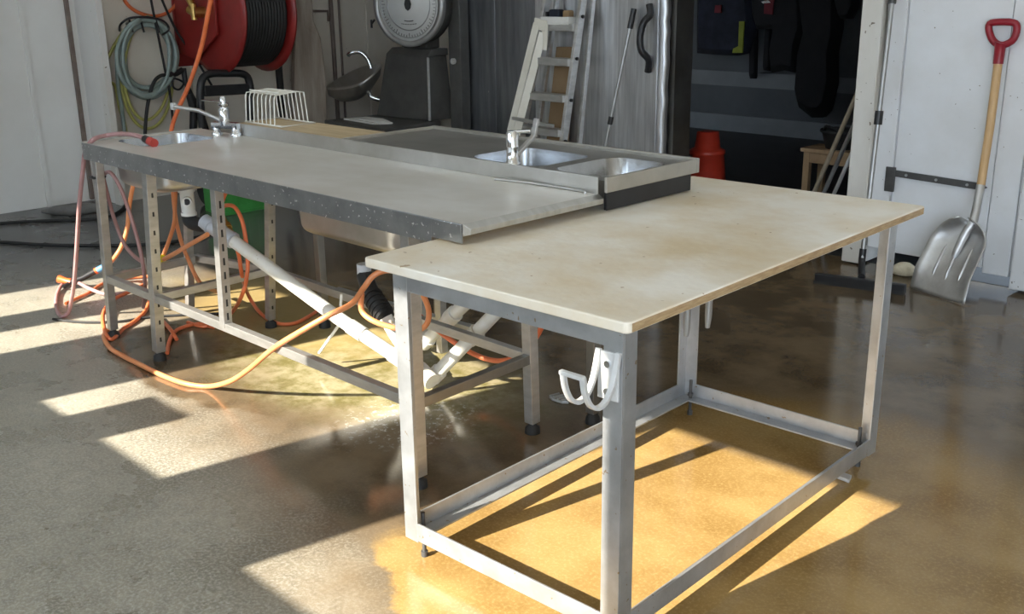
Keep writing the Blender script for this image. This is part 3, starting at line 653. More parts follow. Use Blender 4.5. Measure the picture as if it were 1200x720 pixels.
P = [AZ(46, 245, .03), AZ(62, 243, .05), AZ(80, 242, .06), AZ(98, 241, .05), AZ(116, 241, .03), AZ(128, 242, .02)]
m = MB(); m.tube([V(p.x+.05, p.y, p.z*.6) for p in P], [.012, .035, .05, .045, .03, .01], 12)
for v in m.v: v.z = max(.002, v.z)
tag(m.build('plastic_sheet', 'grey_sheet'), 'crumpled grey plastic sheet lying along the foot of the white left wall', 'sheet')
m = MB(); c = AZ(656, 470)
poly = [(-.045, -.012), (-.02, -.024), (.03, -.02), (.05, -.005), (.04, .018), (.0, .022), (-.03, .014)]
m.prism([(c.x+x, c.y+y, .001) for x, y in poly], (0, 0, .012)); cs = thing('plastic_scrap', 'crumpled clear plastic scrap on the wet floor beside the bench leg', 'scrap', (c.x, c.y, 0)); o = m.build('sheet', 'clear_plastic', cs, .003)
for i in range(4): MB().bar((c.x-.035+i*.02, c.y-.02, .016), (c.x-.02+i*.02, c.y+.02, .019), .008, .008).build('fold', 'clear_plastic', o, .002)
a, b_ = AZ(978, 561), AZ(997, 566)
m = MB(); m.prism([AZ(977, 560, .001), AZ(984, 556, .001), AZ(998, 561, .001), AZ(995, 567, .001)], (0, 0, .012))
tag(m.build('packing_block', 'concrete_out', bevel=.002), 'small flat grey packing piece on the floor near the right table foot', 'block')

# ================================================================== ALONG THE HOSE WALL (wall face x = -7.5)
XW = -7.5
# hose hanger bracket
hh = thing('hose_hanger', 'black wire hose hanger screwed to the cream wall', 'bracket', AX(170, 30, XW))
m = MB()
m.tube([AX(140, 36, XW+.02), AX(141, 29, XW+.10), AX(150, 22, XW+.16), AX(163, 20, XW+.17), AX(178, 21, XW+.17), AX(192, 25, XW+.16), AX(198, 34, XW+.16), AX(190, 41, XW+.16)], .008, 8, smooth_path=4); m.build('front_wire', 'black_plastic', hh)
for px in (152, 165, 183): m = MB(); m.tube([AX(px-4, 28, XW+.005), AX(px, 24, XW+.16), AX(px+4, 38, XW+.165)], .007, 6); m.build('cross_wire', 'black_plastic', hh)
def coil(name, label, cx, cy, rx, ry, turns, r, m_, x, jit=2.0, tail=None):
    e = thing(name, label, 'hose', AX(cx, cy, x)); P = []
    for i in range(turns*20+1):
        a = 2*pi*i/20; k = i/20
        P.append(AX(cx+(rx+math.sin(k*2.3)*jit)*math.sin(a)+math.sin(k*3.1)*1.2, cy-(ry+math.cos(k*1.7)*jit)*math.cos(a)+(math.sin(k*2.9)*3 if math.cos(a) < 0 else 0), x+.02+.025*(k % 4)))
    if tail: P += [AX(*t) for t in tail]
    MB().tube(P, r, 7, smooth_path=2).build('hose_coil', m_, e); return e
coil('coiled_hose', 'grey-green garden hose coiled on the wall hanger', 172, 67, 31, 42, 8, .016, 'hose_teal', XW+.05, 4.5)
coil('coiled_hose', 'yellow-green hose hanging in a longer loop under the grey-green coil', 172, 84, 28, 62, 2, .012, 'hose_yellow', XW+.03, 3.0)
hose('yellow_hose', 'yellow-green hose sagging out left of the wall coil', [AX(146, 35, XW+.06), AX(133, 55, XW+.05), AX(122, 80, XW+.03), AX(126, 95, XW+.03), AX(135, 101, XW+.03), AX(140, 125, XW+.03), AX(147, 150, XW+.03), AX(148, 175, XW+.03)], .012, 'hose_yellow')
hose('grey_hose', 'grey-green hose tail hanging straight down from the wall coil', [AX(148, 40, XW+.09), AX(138, 60, XW+.08), AX(138, 95, XW+.06), AX(143, 130, XW+.05), AX(147, 165, XW+.05), AX(148, 190, XW+.05)], .014, 'hose_teal')
hose('orange_hose', 'loop of orange-red hose hanging at the top of the cream wall', [AX(143, -6, XW+.03), AX(150, 6, XW+.03), AX(163, 15, XW+.03), AX(180, 19, XW+.03), AX(196, 15, XW+.03), AX(207, 4, XW+.03), AX(212, -8, XW+.03), AX(205, -40, XW+.03), AX(178, -60, XW+.03), AX(150, -40, XW+.03), AX(140, -15, XW+.03)], .013, 'hose_orange')
for lab, pts in (('thin black cable hanging left in front of the wall coil', [(168, -60), (177, 0), (188, 55), (194, 85), (200, 115), (203, 150)]), ('thin black cable slanting down across the wall to the trolley', [(180, -30), (190, 0), (208, 38), (230, 70), (248, 100)])):
    hose('wall_cable', lab, [AX(x, y, XW+.15) for x, y in pts], .009, 'black_rubber', 'cable')
# pressure lance and hose
lg_ = thing('washer_lance', 'black pressure washer gun hanging beside the wall coil', 'spray gun', AX(205, 95, XW+.15))
m = MB(); m.tube([AX(198, 88, XW+.15), AX(207, 86, XW+.15), AX(214, 82, XW+.15)], .022, 8); m.tube([AX(215, 80, XW+.15), AX(217, 95, XW+.15), AX(224, 112, XW+.15)], .02, 8); m.build('gun_body', 'black_plastic', lg_)
m = MB(); m.tube([AX(203, 92, XW+.15), AX(203, 102, XW+.15), AX(210, 105, XW+.15), AX(215, 97, XW+.15)], .008, 6, True, smooth_path=4); m.build('trigger_guard', 'black_plastic', lg_)
m = MB(); m.tube([AX(222, 110, XW+.15), AX(227, 130, XW+.15), AX(226, 165, XW+.13)], .03, 8); m.tube([AX(224, 112, XW+.15), AX(235, 130, XW+.15), AX(246, 165, XW+.13)], .022, 8); m.build('lance_holder', 'black_plastic', lg_)
hose('washer_hose', 'black pressure hose curving down from the washer gun', [AX(198, 88, XW+.15), AX(188, 89, XW+.15), AX(180, 97, XW+.15), AX(174, 118, XW+.15), AX(171, 140, XW+.15), AX(170, 165, XW+.15), AX(172, 200, XW+.15)], .013, 'black_rubber')
# trolley handle (pressure washer)
tw = thing('pressure_washer', 'black pressure washer with tubular push handle below the hose reel', 'washer', (XW+.6, 4.0, 0))
zz = XW+.6
m = MB(); m.tube([AX(240, 180, zz), AX(235, 122, zz), AX(236, 96, zz), AX(245, 87, zz), AX(265, 86, zz), AX(285, 87, zz), AX(292, 96, zz), AX(294, 122, zz), AX(290, 180, zz)], .028, 10, smooth_path=4); m.build('push_handle', 'black_plastic', tw)
m = MB(); a, b_ = AX(238, 107, zz), AX(292, 104, zz); m.bar(a, b_, .04, .075); m.build('handle_panel', 'black_plastic', tw, .01)
a = AX(243, 165, zz); b_ = AX(286, 165, zz)
m = MB(); m.box(zz-.15, zz+.0, a.y, b_.y, .05, a.z); m.build('washer_body', 'black_plastic', tw, .04)
for y in (a.y-.03, b_.y+.03): m = MB(); m.cyl((zz, y-.03, .12), (zz, y+.03, .12), .12, 20); m.build('wheel', 'black_rubber', tw)
# hose reel
hr = thing('hose_reel', 'red wall-mounted hose reel wound with black hose', 'hose reel', AX(270, 20, XW))
c1 = AX(262, 12, XW+.42); c2 = AX(318, 8, XW+.42); ax = V(0, 1, 0)
RR = .445
yA, yB = 3.97, 4.38
cx_, cz_ = XW+.48, 1.36
for y in (yA, yB):
    m = MB(); m.lathe([(.05, -.02), (.16, -.02), (.2, .0), (RR-.05, .004), (RR, .018), (RR, .03), (RR-.05, .018), (.2, .014), (.05, .014)], (cx_, y, cz_), ax, 40); m.build('flange', 'reel_red', hr)
m = MB(); m.lathe([(.24, .03), (.37, .04), (.37, yB-yA-.03), (.24, yB-yA-.02)], (cx_, yA, cz_), ax, 32); dm = m.build('drum', 'black_rubber', hr)
for k in range(14):
    y = yA+.055+k*(yB-yA-.09)/13; m = MB(); m.tube([(cx_+.38*math.cos(a), y, cz_+.38*math.sin(a)) for a in [2*pi*i/28 for i in range(28)]], .021, 6, True); m.build('hose_turn', 'black_rubber', dm)
m = MB(); m.prism([(cx_-.42, yA-.05, cz_+.30), (cx_-.10, yA-.05, cz_+.30), (cx_+.16, yA-.05, cz_+.10), (cx_+.14, yA-.05, cz_-.16), (cx_-.20, yA-.05, cz_-.34), (cx_-.42, yA-.05, cz_-.30)], (0, .02, 0)); m.build('bracket', 'reel_red', hr, .004)
m = MB(); m.prism([(cx_-.47, yA-.05, cz_+.45), (cx_-.47, yB+.1, cz_+.45), (cx_-.47, yB+.1, cz_-.4), (cx_-.47, yA-.05, cz_-.4)], (.02, 0, 0)); m.build('back_plate', 'reel_red', hr, .003)
m = MB(); m.cyl((cx_, yA-.14, cz_), (cx_, yA, cz_), .04, 14); m.cyl((cx_-.0, yA-.12, cz_), (cx_-.06, yA-.13, cz_+.02), .03, 10); m.cyl((cx_+.0, yA-.13, cz_-.05), (cx_, yA-.13, cz_+.06), .022, 10); m.build('swivel', 'brass', hr)
m = MB(); m.tube([(cx_, yA-.13, cz_+.04), (cx_-.1, yA-.15, cz_+.2), (cx_-.2, yA-.1, cz_+.32), (cx_-.25, yA-.05, cz_+.6)], .025, 8, smooth_path=4); m.build('feed_pipe', 'brass', hr)
m = MB(); m.bar((cx_-.2, yA-.14, cz_+.26), (cx_-.33, yA-.2, cz_+.27), .03, .02); m.build('valve_lever', 'blue_plastic', hr, .004)
m = MB(); m.tube([AX(326, 60, XW+.45), AX(327, 85, XW+.42), AX(329, 110, XW+.4), AX(330, 160, XW+.4)], .028, 8, smooth_path=3); m.build('hose_tail', 'black_rubber', hr)
# weathered plank
m = MB(); xx = XW+.30
prof = [(346, 377, -60), (347, 366, 0), (347, 368, 25), (346, 376, 45), (345, 381, 80), (345, 383, 110), (345, 384, 150), (345, 384, 200)]
L_, R_ = [], []
vs = []; fs = []
for a, b_, y in prof:
    p, q = AX(a, y, xx), AX(b_, y, xx+.06); vs += [p, q, q+V(-.12, .05, 0), p+V(-.12, .05, 0)]
n = len(prof)
for i in range(n-1):
    for k in range(4): fs.append((i*4+k, i*4+(k+1) % 4, i*4+4+(k+1) % 4, i*4+4+k))
fs += [(0, 1, 2, 3), (4*n-4, 4*n-3, 4*n-2, 4*n-1)]
m.add(vs, fs); tag(m.build('weathered_plank', 'grey_timber', bevel=.01), 'weathered grey timber slab standing against the wall beside the hose reel', 'plank')
# pipes on the wall
for lab, pts, r in (('dark vertical pipe on the wall left of the wash basin', [(385, -60), (386, 40), (390, 100), (398, 190)], .018), ('thin dark conduit next to the vertical pipe above the wash basin', [(394, -60), (397, 30), (402, 90), (407, 190)], .010)):
    P = [AX(x, y, XW+.04) for x, y in pts]; P = [V(p.x, P[0].y*.5+P[-1].y*.5, p.z) for p in P]
    P[-1].z = .02; P[0].z = 2.0
    hose('wall_pipe', lab, P, r, 'brown_pipe', 'pipe', k=1)
m = MB(); m.tube([AX(367, 13, XW+.03), AX(384, 13, XW+.03), AX(385, 25, XW+.03)], .012, 6); tag(m.build('pipe_bracket', 'brown_pipe'), 'short dark horizontal pipe stub on the wall above the plank', 'pipe')
# hand basin
hb = thing('hand_basin', 'tilted stainless hand basin with curved spout on the wall by the scale', 'basin', AX(410, 120, XW+.1))
yb = 5.05
A_, B_, C_, D_ = AY(383, 104, yb), AY(420, 101, yb-.12), AY(447, 78, yb+.1), AY(420, 82, yb+.2)
def ringp(s_, dz): 
    c = (A_+B_+C_+D_)/4; return [c+(p-c)*s_+V(0, 0, dz) for p in spline([A_, B_, C_, D_], 6, True)]
m = MB(); rings = [ringp(1, 0), ringp(1.02, .015), ringp(.92, .015), ringp(.8, -.05), ringp(.5, -.09)]
n = len(rings[0]); vs = [v for r in rings for v in r]; fs = []
for i in range(len(rings)-1):
    for k in range(n): fs.append((i*n+k, i*n+(k+1) % n, (i+1)*n+(k+1) % n, (i+1)*n+k))
m.add(vs, fs, True); m.add(rings[-1], [tuple(range(n))]); m.build('rim_and_bowl', 'stainless', hb)
m = MB(); rings = [ringp(1, 0), ringp(.95, -.06), ringp(.6, -.13), ringp(.2, -.14)]; vs = [v for r in rings for v in r]; fs = []
for i in range(len(rings)-1):
    for k in range(n): fs.append((i*n+k, i*n+(k+1) % n, (i+1)*n+(k+1) % n, (i+1)*n+k))
m.add(vs, fs, True); m.build('underside', 'stainless_dark', hb)
m = MB(); m.tube([AY(435, 80, yb+.15), AY(430, 68, yb+.13), AY(422, 61, yb+.1), AY(411, 62, yb+.05), AY(408, 65, yb+.04)], .018, 10, smooth_path=4); m.build('spout', 'chrome', hb)
m = MB(); m.tube([AY(432, 106, yb+.05), AY(435, 114, yb+.05), AY(441, 116, yb+.08), AY(446, 117, yb+.1)], .02, 10); m.build('waste_trap', 'chrome', hb)

# ================================================================== PLATFORM SCALE
ps = thing('platform_scale', 'dark grey platform scale with large round dial and sloped back panel', 'scale', (-6.2, 5.0, 0))
PZ = .55
Q = [AZ(387, 140, PZ), AZ(450, 151, PZ), AZ(511, 141, PZ), AZ(443, 133, PZ)]
Q = [V(-6.66, 4.64, PZ), V(-5.87, 4.60, PZ), V(-5.95, 5.20, PZ), V(-6.62, 5.20, PZ)]
MB().prism([q-V(0, 0, .05) for q in Q], (0, 0, .05)).build('platform', 'scale_grey', ps, .006)
MB().box(-6.5, -6.02, 4.75, 5.12, 0, .50).build('pedestal', 'scale_grey', ps, .01)
pz0, pz1 = .55, 1.02
MB().hexa([(-6.60, 5.10, pz0), (-5.96, 5.10, pz0), (-5.96, 5.34, pz0), (-6.60, 5.34, pz0)], [(-6.52, 5.16, pz1), (-6.02, 5.16, pz1), (-6.02, 5.34, pz1), (-6.52, 5.34, pz1)]).build('back_panel', 'scale_grey', ps, .006)
MB().hexa([(-6.50, 5.14, pz1), (-6.0, 5.14, pz1), (-6.0, 5.34, pz1), (-6.50, 5.34, pz1)], [(-6.47, 5.18, pz1+.05), (-6.0, 5.18, pz1+.05), (-6.0, 5.34, pz1+.05), (-6.47, 5.34, pz1+.05)]).build('panel_cap', 'scale_grey', ps, .005)
MB().hexa([(-5.972, 5.092, pz0+.005), (-5.955, 5.092, pz0+.005), (-5.955, 5.11, pz0+.005), (-5.972, 5.11, pz0+.005)], [(-6.034, 5.152, pz1-.01), (-6.018, 5.152, pz1-.01), (-6.018, 5.17, pz1-.01), (-6.034, 5.17, pz1-.01)]).build('bright_edge', 'aluminium', ps, .003)
MB().box(-5.95, -5.82, 5.30, 5.39, 0, 1.5).build('column', 'scale_grey', ps, .006)
MB().cyl((-5.89, 5.30, .98), (-5.89, 5.28, .98), .022, 14).build('column_knob', 'hook_white', ps)
dc = AY(479, 5, 5.08); dn = V(.30, -.95, .0).normalized(); dx = V(.95, .30, 0)
m = MB(); m.lathe([(.05, -.20), (.26, -.19), (.29, -.15), (.30, -.02), (.30, .0)], dc, dn, 40); m.build('dial_case', 'scale_grey', ps)
m = MB(); m.lathe([(.262, -.005), (.262, .02), (.30, .02), (.305, 0), (.30, -.03)], dc, dn, 40, cap=False); m.build('dial_rim', 'scale_rim', ps)
m = MB(); m.lathe([(.001, .006), (.262, .006), (.262, .0)], dc, dn, 40, cap=False); df = m.build('dial_face', 'dial_face', ps)
m = MB(); m.lathe([(.19, .0065), (.19, .0075), (.182, .0075), (.182, .0065)], dc, dn, 40, cap=False); m.lathe([(.242, .0065), (.242, .0075), (.236, .0075), (.236, .0065)], dc, dn, 40, cap=False); m.build('scale_ring', 'scale_rim', df)
m = MB()
for k in range(60):
    a = 2*pi*k/60; d_ = dx*math.cos(a)+V(0, 0, 1)*math.sin(a); L0 = .205 if k % 5 == 0 else .218
    m.bar(dc+d_*L0+dn*.008, dc+d_*.234+dn*.008, .003, .002, dn)
o = m.build('graduations', 'ink', df)
m = MB(); m.prism([dc+dn*.012+dx*x+V(0, 0, z) for x, z in ((-.02, .03), (.0, .05), (.02, .03), (.028, 0), (.02, -.03), (0, -.045), (-.02, -.03), (-.028, 0))], dn*.008); m.prism([dc+dn*.012+dx*x+V(0, 0, z) for x, z in ((-.008, .04), (.008, .04), (.002, .19), (-.002, .19))], dn*.004); m.build('pointer', 'ink', df)
m = MB()
for i, wd_ in enumerate((.05, .085)):
    for k in range(12):
        a = (k-5.5)/12; c = dc+dn*.008+dx*(a*wd_*1.6)+V(0, 0, -.12-.022*i+.02*a*a); m.bar(c-dx*.003, c+dx*.002, .006, .002, dn)
m.build('lettering', 'ink', df)
m = MB(); a = dc-dx*.31+V(0, 0, -.11); m.tube([a, a-dx*.03+V(0, 0, -.03)], .008, 6); m.cyl(a-dx*.03+V(0, 0, .0), a-dx*.03+V(0, 0, -.06), .008, 8); m.build('clamp_screw', 'ink', ps)
MB().box(-6.38, -6.08, 5.20, 5.33, pz1+.05, 1.16).build('dial_neck', 'scale_grey', ps, .01)
m = MB(); m.prism([(-6.55, 4.74, PZ+.001), (-6.12, 4.70, PZ+.001), (-6.05, 4.82, PZ+.001), (-6.3, 4.93, PZ+.001), (-6.5, 4.92, PZ+.001)], (0, 0, .012)); pr_ = thing('paper_sheets', 'crumpled white paper lying on the scale platform', 'paper', (-6.3, 4.8, PZ)); m.build('sheet', 'paper', pr_, .004)
m = MB(); m.prism([(-6.4, 4.75, PZ+.013), (-6.1, 4.73, PZ+.013), (-6.1, 4.80, PZ+.013), (-6.35, 4.86, PZ+.013)], (0, 0, .01)); m.build('fold', 'paper', pr_, .004)

# ================================================================== LADDER AND THINGS BY THE COLD ROOM
ld = thing('step_ladder', 'folded aluminium step ladder leaning on the stainless cold room door', 'ladder', (-5.0, 4.9, 0))
def lp(px, py): return AY(px, py, 5.22)
def ext(a, b, z): t = (z-a.z)/(b.z-a.z); return a+(b-a)*t
la, lb = AY(641, 0, 5.2), AY(610, 165, 5.04); ra, rb_ = AY(683, 0, 5.2), AY(660, 167, 5.04)
Lb, Lt = ext(la, lb, .02), ext(la, lb, 1.75); Rb, Rt = ext(ra, rb_, .02), ext(ra, rb_, 1.75)
for p, q in ((Lb, Lt), (Rb, Rt)):
    o = MB().bar(p, q, .055, .028, (1, 0, 0)).build('stile', 'aluminium', ld, .003)
    MB().bar(p-V(0, 0, .018), p+V(0, 0, .05), .062, .034, (1, 0, 0)).build('foot', 'black_rubber', o, .003)
for py in (152, 113, 72, 32, -10, -50):
    t = (AY(640, py, 5.1).z-Lb.z)/(Lt.z-Lb.z); p, q = Lb.lerp(Lt, t), Rb.lerp(Rt, t)
    MB().bar(p+V(.012, -.01, 0), q+V(-.012, -.01, 0), .085, .048).build('tread', 'aluminium', ld, .003)
p, q = Lb.lerp(Lt, .255), Rb.lerp(Rt, .255)
MB().bar(ext(la, lb, AY(640, 138, 5.1).z)+V(0, -.12, 0), ext(ra, rb_, AY(640, 142, 5.1).z)+V(0, -.12, 0), .02, .02).build('cross_bar', 'aluminium', ld)
for dxx in (.05,):
    MB().bar(Rb+V(dxx, .14, 0), Rt+V(dxx*.5, .045, 0), .03, .026, (1, 0, 0)).build('rear_stile', 'aluminium', ld, .003)
    MB().bar(Lb+V(dxx, .14, 0), Lt+V(dxx*.5, .045, 0), .03, .026, (1, 0, 0)).build('rear_stile', 'aluminium', ld, .003)
for t in (.30, .45, .6, .75):
    c = Rb.lerp(Rt, t)+V(.022, -.01, 0); MB().cyl(c, c+V(.012, 0, 0), .011, 8).build('rivet', 'ink', ld)
# small box on the ladder step
t = (AY(640, 32, 5.1).z-Lb.z)/(Lt.z-Lb.z); c = Lb.lerp(Lt, t).lerp(Rb.lerp(Rt, t), .5)
bxo = thing('parts_box', 'small open box of parts on the ladder step', 'box', (c.x, c.y, c.z+.015))
zc = c.z+.016
m = MB(); m.box(c.x-.12, c.x+.12, c.y-.06, c.y+.06, zc, zc+.012)
for a in ((c.x-.12, c.x+.12, c.y-.06, c.y-.05), (c.x-.12, c.x+.12, c.y+.05, c.y+.06), (c.x-.12, c.x-.11, c.y-.05, c.y+.05), (c.x+.11, c.x+.12, c.y-.05, c.y+.05)): m.box(*a, zc+.012, zc+.05)
m.build('tray', 'paper', bxo, .003)
MB().box(c.x-.07, c.x+.02, c.y-.035, c.y+.02, zc+.013, zc+.095).build('blue_packet', 'cloth_navy', bxo, .01)
MB().box(c.x+.045, c.x+.095, c.y-.03, c.y+.03, zc+.013, zc+.09).build('brown_packet', 'card', bxo, .01)
MB().box(c.x-.105, c.x-.09, c.y-.03, c.y+.03, zc+.013, zc+.08).build('black_packet', 'black_plastic', bxo, .003)
# cream plastic angle strips
st_ = thing('angle_strip', 'two cream plastic angle strips leaning along the left ladder stile', 'trim strip', (-5.2, 4.95, 0))
a, b_ = AY(629, 27, 5.11), AY(597, 158, 4.97); b0 = ext(a, b_, 0.0)
MB().bar(b0, a, .006, .06, (1, 0, 0)).build('strip_flange', 'cream_plastic', st_, .001)
MB().bar(b0+V(.055, .0, 0), a+V(.055, .0, -.06), .006, .05, (.8, .6, 0)).build('strip_flange', 'cream_plastic', st_, .001)
MB().bar(a+V(-.02, 0, .0), a+V(.09, .0, -.02), .012, .07, (0, 0, 1)).build('strip_head', 'cream_plastic', st_, .002)
MB().bar(a+V(.075, 0.0, -.0), a+V(.065, -.0, -.17), .05, .006, (0, 1, 0)).build('strip_tongue', 'cream_plastic', st_, .001)
# cardboard behind the ladder
m = MB(); m.hexa([AY(632, 300, 5.22), AY(658, 300, 5.22), AY(658, 300, 5.22)+V(0, .03, 0), AY(632, 300, 5.22)+V(0, .03, 0)], [AY(652, 55, 5.27), AY(670, 55, 5.27), AY(670, 55, 5.27)+V(0, .03, 0), AY(652, 55, 5.27)+V(0, .03, 0)])
for i in range(4): m.v[i].z = 0.0
tag(m.build('cardboard_sheet', 'card'), 'brown cardboard sheet standing behind the ladder', 'cardboard')
# broom handle
bh = thing('mop_handle', 'grey metal mop handle with black grip leaning on the cold room door', 'mop', (-4.55, 5.0, 0))
a, b_ = AY(743, 10, 5.27), AY(709, 172, 5.16); b0 = ext(a, b_, .03)
m = MB(); m.cyl(b0, a, .012, 10); m.build('handle_tube', 'scale_rim', bh)
m = MB(); m.cyl(a, a.lerp(b_, .14), .019, 10); m.build('grip', 'black_plastic', bh)
c = a.lerp(b_, .81); m = MB(); m.cyl(c+(a-b_).normalized()*-.02, c+(a-b_).normalized()*.03, .017, 10); m.build('lock_collar', 'black_plastic', bh)
MB().box(b0.x-.1, b0.x+.1, b0.y-.05, b0.y+.05, 0, .04).build('mop_head', 'black_rubber', bh, .01)

# ================================================================== STORE ROOM THINGS
cz = V(-4.06, 5.95, 0)
cn = thing('traffic_cone', 'orange-red traffic cone with collar standing in the dark doorway', 'cone', cz)
m = MB(); m.lathe([(.16, .02), (.165, .05), (.145, .10), (.115, .39), (.122, .395), (.122, .42), (.105, .43), (.087, .44), (.074, .545), (.05, .55)], cz, n=28); m.build('cone_body', 'cone_red', cn)
MB().box(cz.x-.17, cz.x+.17, cz.y-.17, cz.y+.17, 0, .025).build('cone_base', 'black_rubber', cn, .005)
sl_ = thing('wooden_stool', 'rough wooden step stool inside the dark doorway', 'stool', (-3.3, 6.3, 0))
a = AY(938, 174, 6.3); sx, sy, sz = a.x, 6.3, a.z
for k in range(2): MB().box(sx, sx+.5, sy+.13*k, sy+.125+.13*k, sz-.02, sz+.005).build('seat_board', 'old_wood', sl_, .003)
for x in (sx+.02, sx+.44):
    for y in (sy+.01, sy+.21): MB().box(x, x+.045, y, y+.04, 0, sz-.02).build('leg', 'old_wood', sl_, .003)
MB().box(sx+.065, sx+.44, sy+.012, sy+.034, sz-.09, sz-.02).build('apron', 'old_wood', sl_, .002)
m = MB(); a = AY(955, 146, 6.42); b_ = AY(1000, 146, 6.42); r_ = (b_.x-a.x)/2; c = V((a.x+b_.x)/2+.05, 6.44, sz+.006)
bb = thing('black_tub', 'black rubber tub set on the wooden stool', 'tub', c)
m.lathe([(r_*.7, 0), (r_*.9, .10), (r_*1.02, .11), (r_*1.0, .125), (r_*.85, .115), (r_*.65, .02), (.001, .02)], c, n=24, cap=False); m.build('tub_body', 'black_rubber', bb)
m = MB(); m.tube([c+V(-r_*.9, 0, .11), c+V(-r_*.5, -.08, .15), c+V(r_*.3, -.1, .13), c+V(r_*.9, 0, .11)], .008, 6, smooth_path=4); m.build('handle', 'black_rubber', bb)
for lab, p, q, r, mt in (('wooden pole leaning inside the doorway, leftmost of three', (1011, 95), (956, 221), .014, 'pole_wood'), ('grey metal pole leaning inside the doorway, middle of three', (1009, 128), (966, 225), .013, 'scale_rim'), ('thin white pole leaning inside the doorway, rightmost of three', (1008, 158), (978, 226), .012, 'hook_white')):
    a, b_ = AY(*p, 5.62), AY(*q, 5.80); b0 = ext(a, b_, .012); tp_ = a+(a-b_)*.15
    if tp_.x > -2.74: tp_ = a
    po = thing('leaning_pole', lab, 'pole', (b0.x, b0.y, 0), 0, 'poles leaning in the doorway'); MB().cyl(b0, tp_, r, 10).build('pole_shaft', mt, po)
def garment(name, label, outline, y, m_, th=.10, extras=()):
    P = [AY(px, py, y) for px, py in outline]; e = thing(name, label, 'garment', (sum(p.x for p in P)/len(P), y, min(p.z for p in P)), 0, 'dark garments hanging in the store room')
    c = sum(P, V(0, 0, 0))/len(P); n = len(P); vs = []; fs = []
    for s_, d in ((.8, -th), (1.0, -th*.4), (1.0, 0), (.92, th*.3)):
        vs += [c+(p-c)*s_+V(0, d, 0) for p in P]
    for i in range(3):
        for k in range(n): fs.append((i*n+k, i*n+(k+1) % n, (i+1)*n+(k+1) % n, (i+1)*n+k))
    m = MB(); m.add(vs, fs, True); m.add(vs[:n], [tuple(range(n))], True); m.add(vs[-n:], [tuple(range(n))], True); m.build('fabric', m_, e)
    for nm, ol, mm in extras:
        MB().prism([AY(px, py, y-th-.01) for px, py in ol], (0, -.015, 0)).build(nm, mm, e)
    return e
YG = 9.36
garment('hanging_jacket', 'dark navy jacket with yellow stripe hanging leftmost in the store room', [(822, -40), (884, -40), (890, 30), (880, 62), (868, 65), (845, 64), (820, 62), (820, 20)], YG, 'cloth_navy', .12,
        (('hivis_stripe', [(867, 25), (873, 25), (871, 62), (859, 62), (860, 57), (866, 54)], 'hivis'), ('red_tab', [(839, 6), (846, 6), (846, 15), (838, 15)], 'cloth_red')))
garment('hanging_jacket', 'black jacket with red patch and white mark hanging in the middle of the store room', [(884, -40), (935, -40), (938, 20), (925, 34), (890, 34), (884, 15)], YG, 'cloth_black', .12,
        (('red_patch', [(897, -5), (908, -5), (906, 17), (896, 16)], 'cloth_red'), ('white_mark', [(893, 2), (901, 0), (904, 3), (895, 4)], 'paper')))
garment('hanging_strap', 'long dark strap hanging below the jackets, leftmost', [(881, 30), (888, 30), (887, 92), (880, 92)], YG+.03, 'cloth_black', .05)
garment('hanging_strap', 'short dark strap hanging below the red patched jacket', [(899, 30), (905, 30), (903, 83), (896, 82)], YG+.03, 'cloth_black', .05)
garment('hanging_trousers', 'black trousers hanging left of the longer waders', [(908, -20), (945, -20), (946, 30), (939, 52), (936, 85), (922, 82), (907, 85), (905, 60), (910, 35)], YG, 'cloth_black', .12)
garment('hanging_waders', 'long black waders hanging lowest on the store room wall', [(940, -40), (990, -40), (988, 30), (982, 60), (982, 100), (975, 130), (968, 137), (955, 137), (940, 125), (936, 110), (940, 60), (948, 30)], YG, 'cloth_black', .16)
garment('hanging_coat', 'black coat hanging at the right end of the garment row', [(985, -40), (1010, -40), (1006, 10), (1000, 22), (988, 22), (982, 0)], YG-.05, 'cloth_black', .12)

# ================================================================== SQUEEGEE AND SHOVEL
sq = thing('floor_squeegee', 'floor squeegee with grey pole and long black blade by the white post', 'squeegee', (-2.4, 4.97, 0))
a, b_ = AZ(955, 325, .03), AZ(1062, 339, .03)
MB().bar(a, b_, .03, .05).build('blade_holder', 'black_plastic', sq, .006)
MB().bar(V(a.x, a.y-.012, .008), V(b_.x, b_.y-.012, .008), .008, .016).build('rubber_blade', 'black_rubber', sq)
c = a.lerp(b_, .52); tpp = AY(1047, -10, 5.26)
jn = V(-2.50, 5.02, .06)
jn = a.lerp(b_, .5)+V(0, .015, .03); jt = AY(1010, 305, 5.05)
m = MB(); m.cyl(jt, tpp, .0125, 12); m.build('pole', 'scale_rim', sq)
MB().tube([jn, jt, jt+(tpp-jt).normalized()*.06], .018, 10).build('socket', 'black_plastic', sq)
c = jt.lerp(tpp, .54); d_ = (tpp-jt).normalized(); m = MB(); m.cyl(c-d_*.035, c+d_*.035, .021, 12); m.build('lock_collar', 'black_plastic', sq)
m = MB(); m.cyl(tpp-d_*.06, tpp+d_*.12, .02, 12); m.build('grip', 'hinge_iron', sq)
# pale sponge
c = AZ(1053, 325); m = MB(); m.lathe([(.02, 0), (.06, .01), (.065, .04), (.03, .065), (.001, .068)], V(c.x, c.y+.06, 0), n=18); tag(m.build('sponge', 'foam'), 'pale sponge lying behind the squeegee blade', 'sponge')
# shovel
sh = thing('scoop_shovel', 'aluminium grain scoop with wooden shaft and red D-grip against the white door', 'shovel', (-1.95, 5.0, 0))
tipc = AZ(1105, 350, .004)
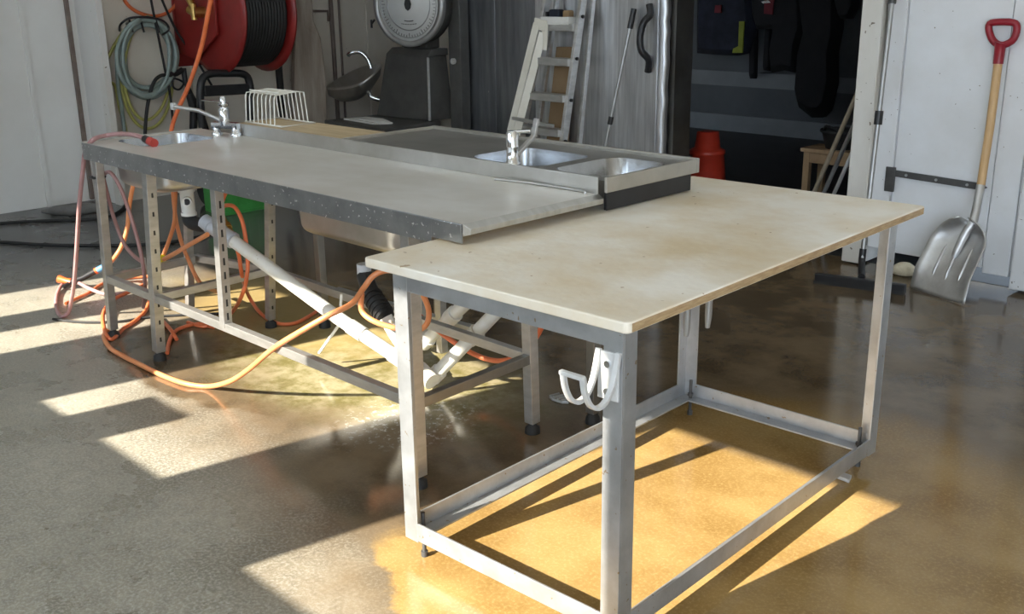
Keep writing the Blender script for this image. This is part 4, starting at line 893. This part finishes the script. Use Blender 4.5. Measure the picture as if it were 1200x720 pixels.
# blade grid: u across, v along
BL = [AY(1066, 338, 4.98), AY(1130, 357, 4.93)]      # tip left / right (on floor)
tl, trr = AZ(1067, 338, .004), AZ(1131, 357, .004)
sl2, sr2 = AY(1107, 256, 5.20), AY(1172, 266, 5.16)
rows = 24; cols = 14; vs = []; fs = []
for i in range(rows+1):
    v = i/rows
    l_, r_ = tl.lerp(sl2, v), trr.lerp(sr2, v)
    nrm = (r_-l_).cross(sl2-tl).normalized()
    if nrm.y > 0: nrm = -nrm
    for j in range(cols+1):
        u = j/cols; p = l_.lerp(r_, u)
        e_ = abs(u-.5)*2
        side = .045*(e_**3)*min(1, v*3+.15)
        back = .05*max(0, (v-.72)/.28)**2*(.35+.65*e_)
        rib = 0.0
        # round the shoulders
        if v > .66: k = (v-.66)/.34; p = (l_.lerp(r_, .5)).lerp(p, max(.16, math.sqrt(max(0, 1-k*k))))
        vs.append(p+nrm*(side+back)-nrm*.0)
for i in range(rows):
    for j in range(cols): k = i*(cols+1)+j; fs.append((k, k+1, k+cols+2, k+cols+1))
m = MB(); m.add(vs, fs, True); blade = m.build('scoop', 'shovel_alu', sh)
so_ = blade.modifiers.new('thickness', 'SOLIDIFY'); so_.thickness = .005; so_.offset = 0
nrm = (trr-tl).cross(sl2-tl).normalized(); nrm = nrm if nrm.y < 0 else -nrm
def bp_(u, v): return tl.lerp(sl2, v).lerp(trr.lerp(sr2, v), u)
for u in (.27, .5, .73):
    m = MB(); m.tube([bp_(u, .22)+nrm*.001, bp_(u, .3)+nrm*.007, bp_(u, .6)+nrm*.007, bp_(u, .70)+nrm*.001], [.003, .008, .008, .003], 8); m.build('rib', 'shovel_alu', sh)
so1 = AY(1149, 220, 5.22); gt = AY(1170, 72, 5.29)
m = MB(); m.tube([bp_(.5, .52)+nrm*.012, bp_(.55, .85)+nrm*.03, AY(1141, 258, 5.15), so1+(gt-so1)*.02], [.012, .018, .019, .021], 12, smooth_path=4); m.build('socket', 'shovel_alu', sh)
m = MB(); m.tube([so1, so1.lerp(gt, .5)+V(.004, 0, 0), gt], .0205, 14); m.build('shaft', 'shaft_wood', sh)
m = MB(); m.tube([gt+(so1-gt)*.02, AY(1172, 56, 5.295), AY(1174, 50, 5.295)], [.024, .026, .032], 12); g_ = m.build('grip_socket', 'red_plastic', sh)
m = MB(); m.tube([AY(1174, 53, 5.295), AY(1164, 48, 5.295), AY(1159, 36, 5.295), AY(1160, 28, 5.295), AY(1168, 26, 5.295), AY(1184, 26, 5.295), AY(1191, 29, 5.295), AY(1191, 38, 5.295), AY(1186, 48, 5.295)], .017, 10, True, smooth_path=3); m.build('d_grip', 'red_plastic', sh)
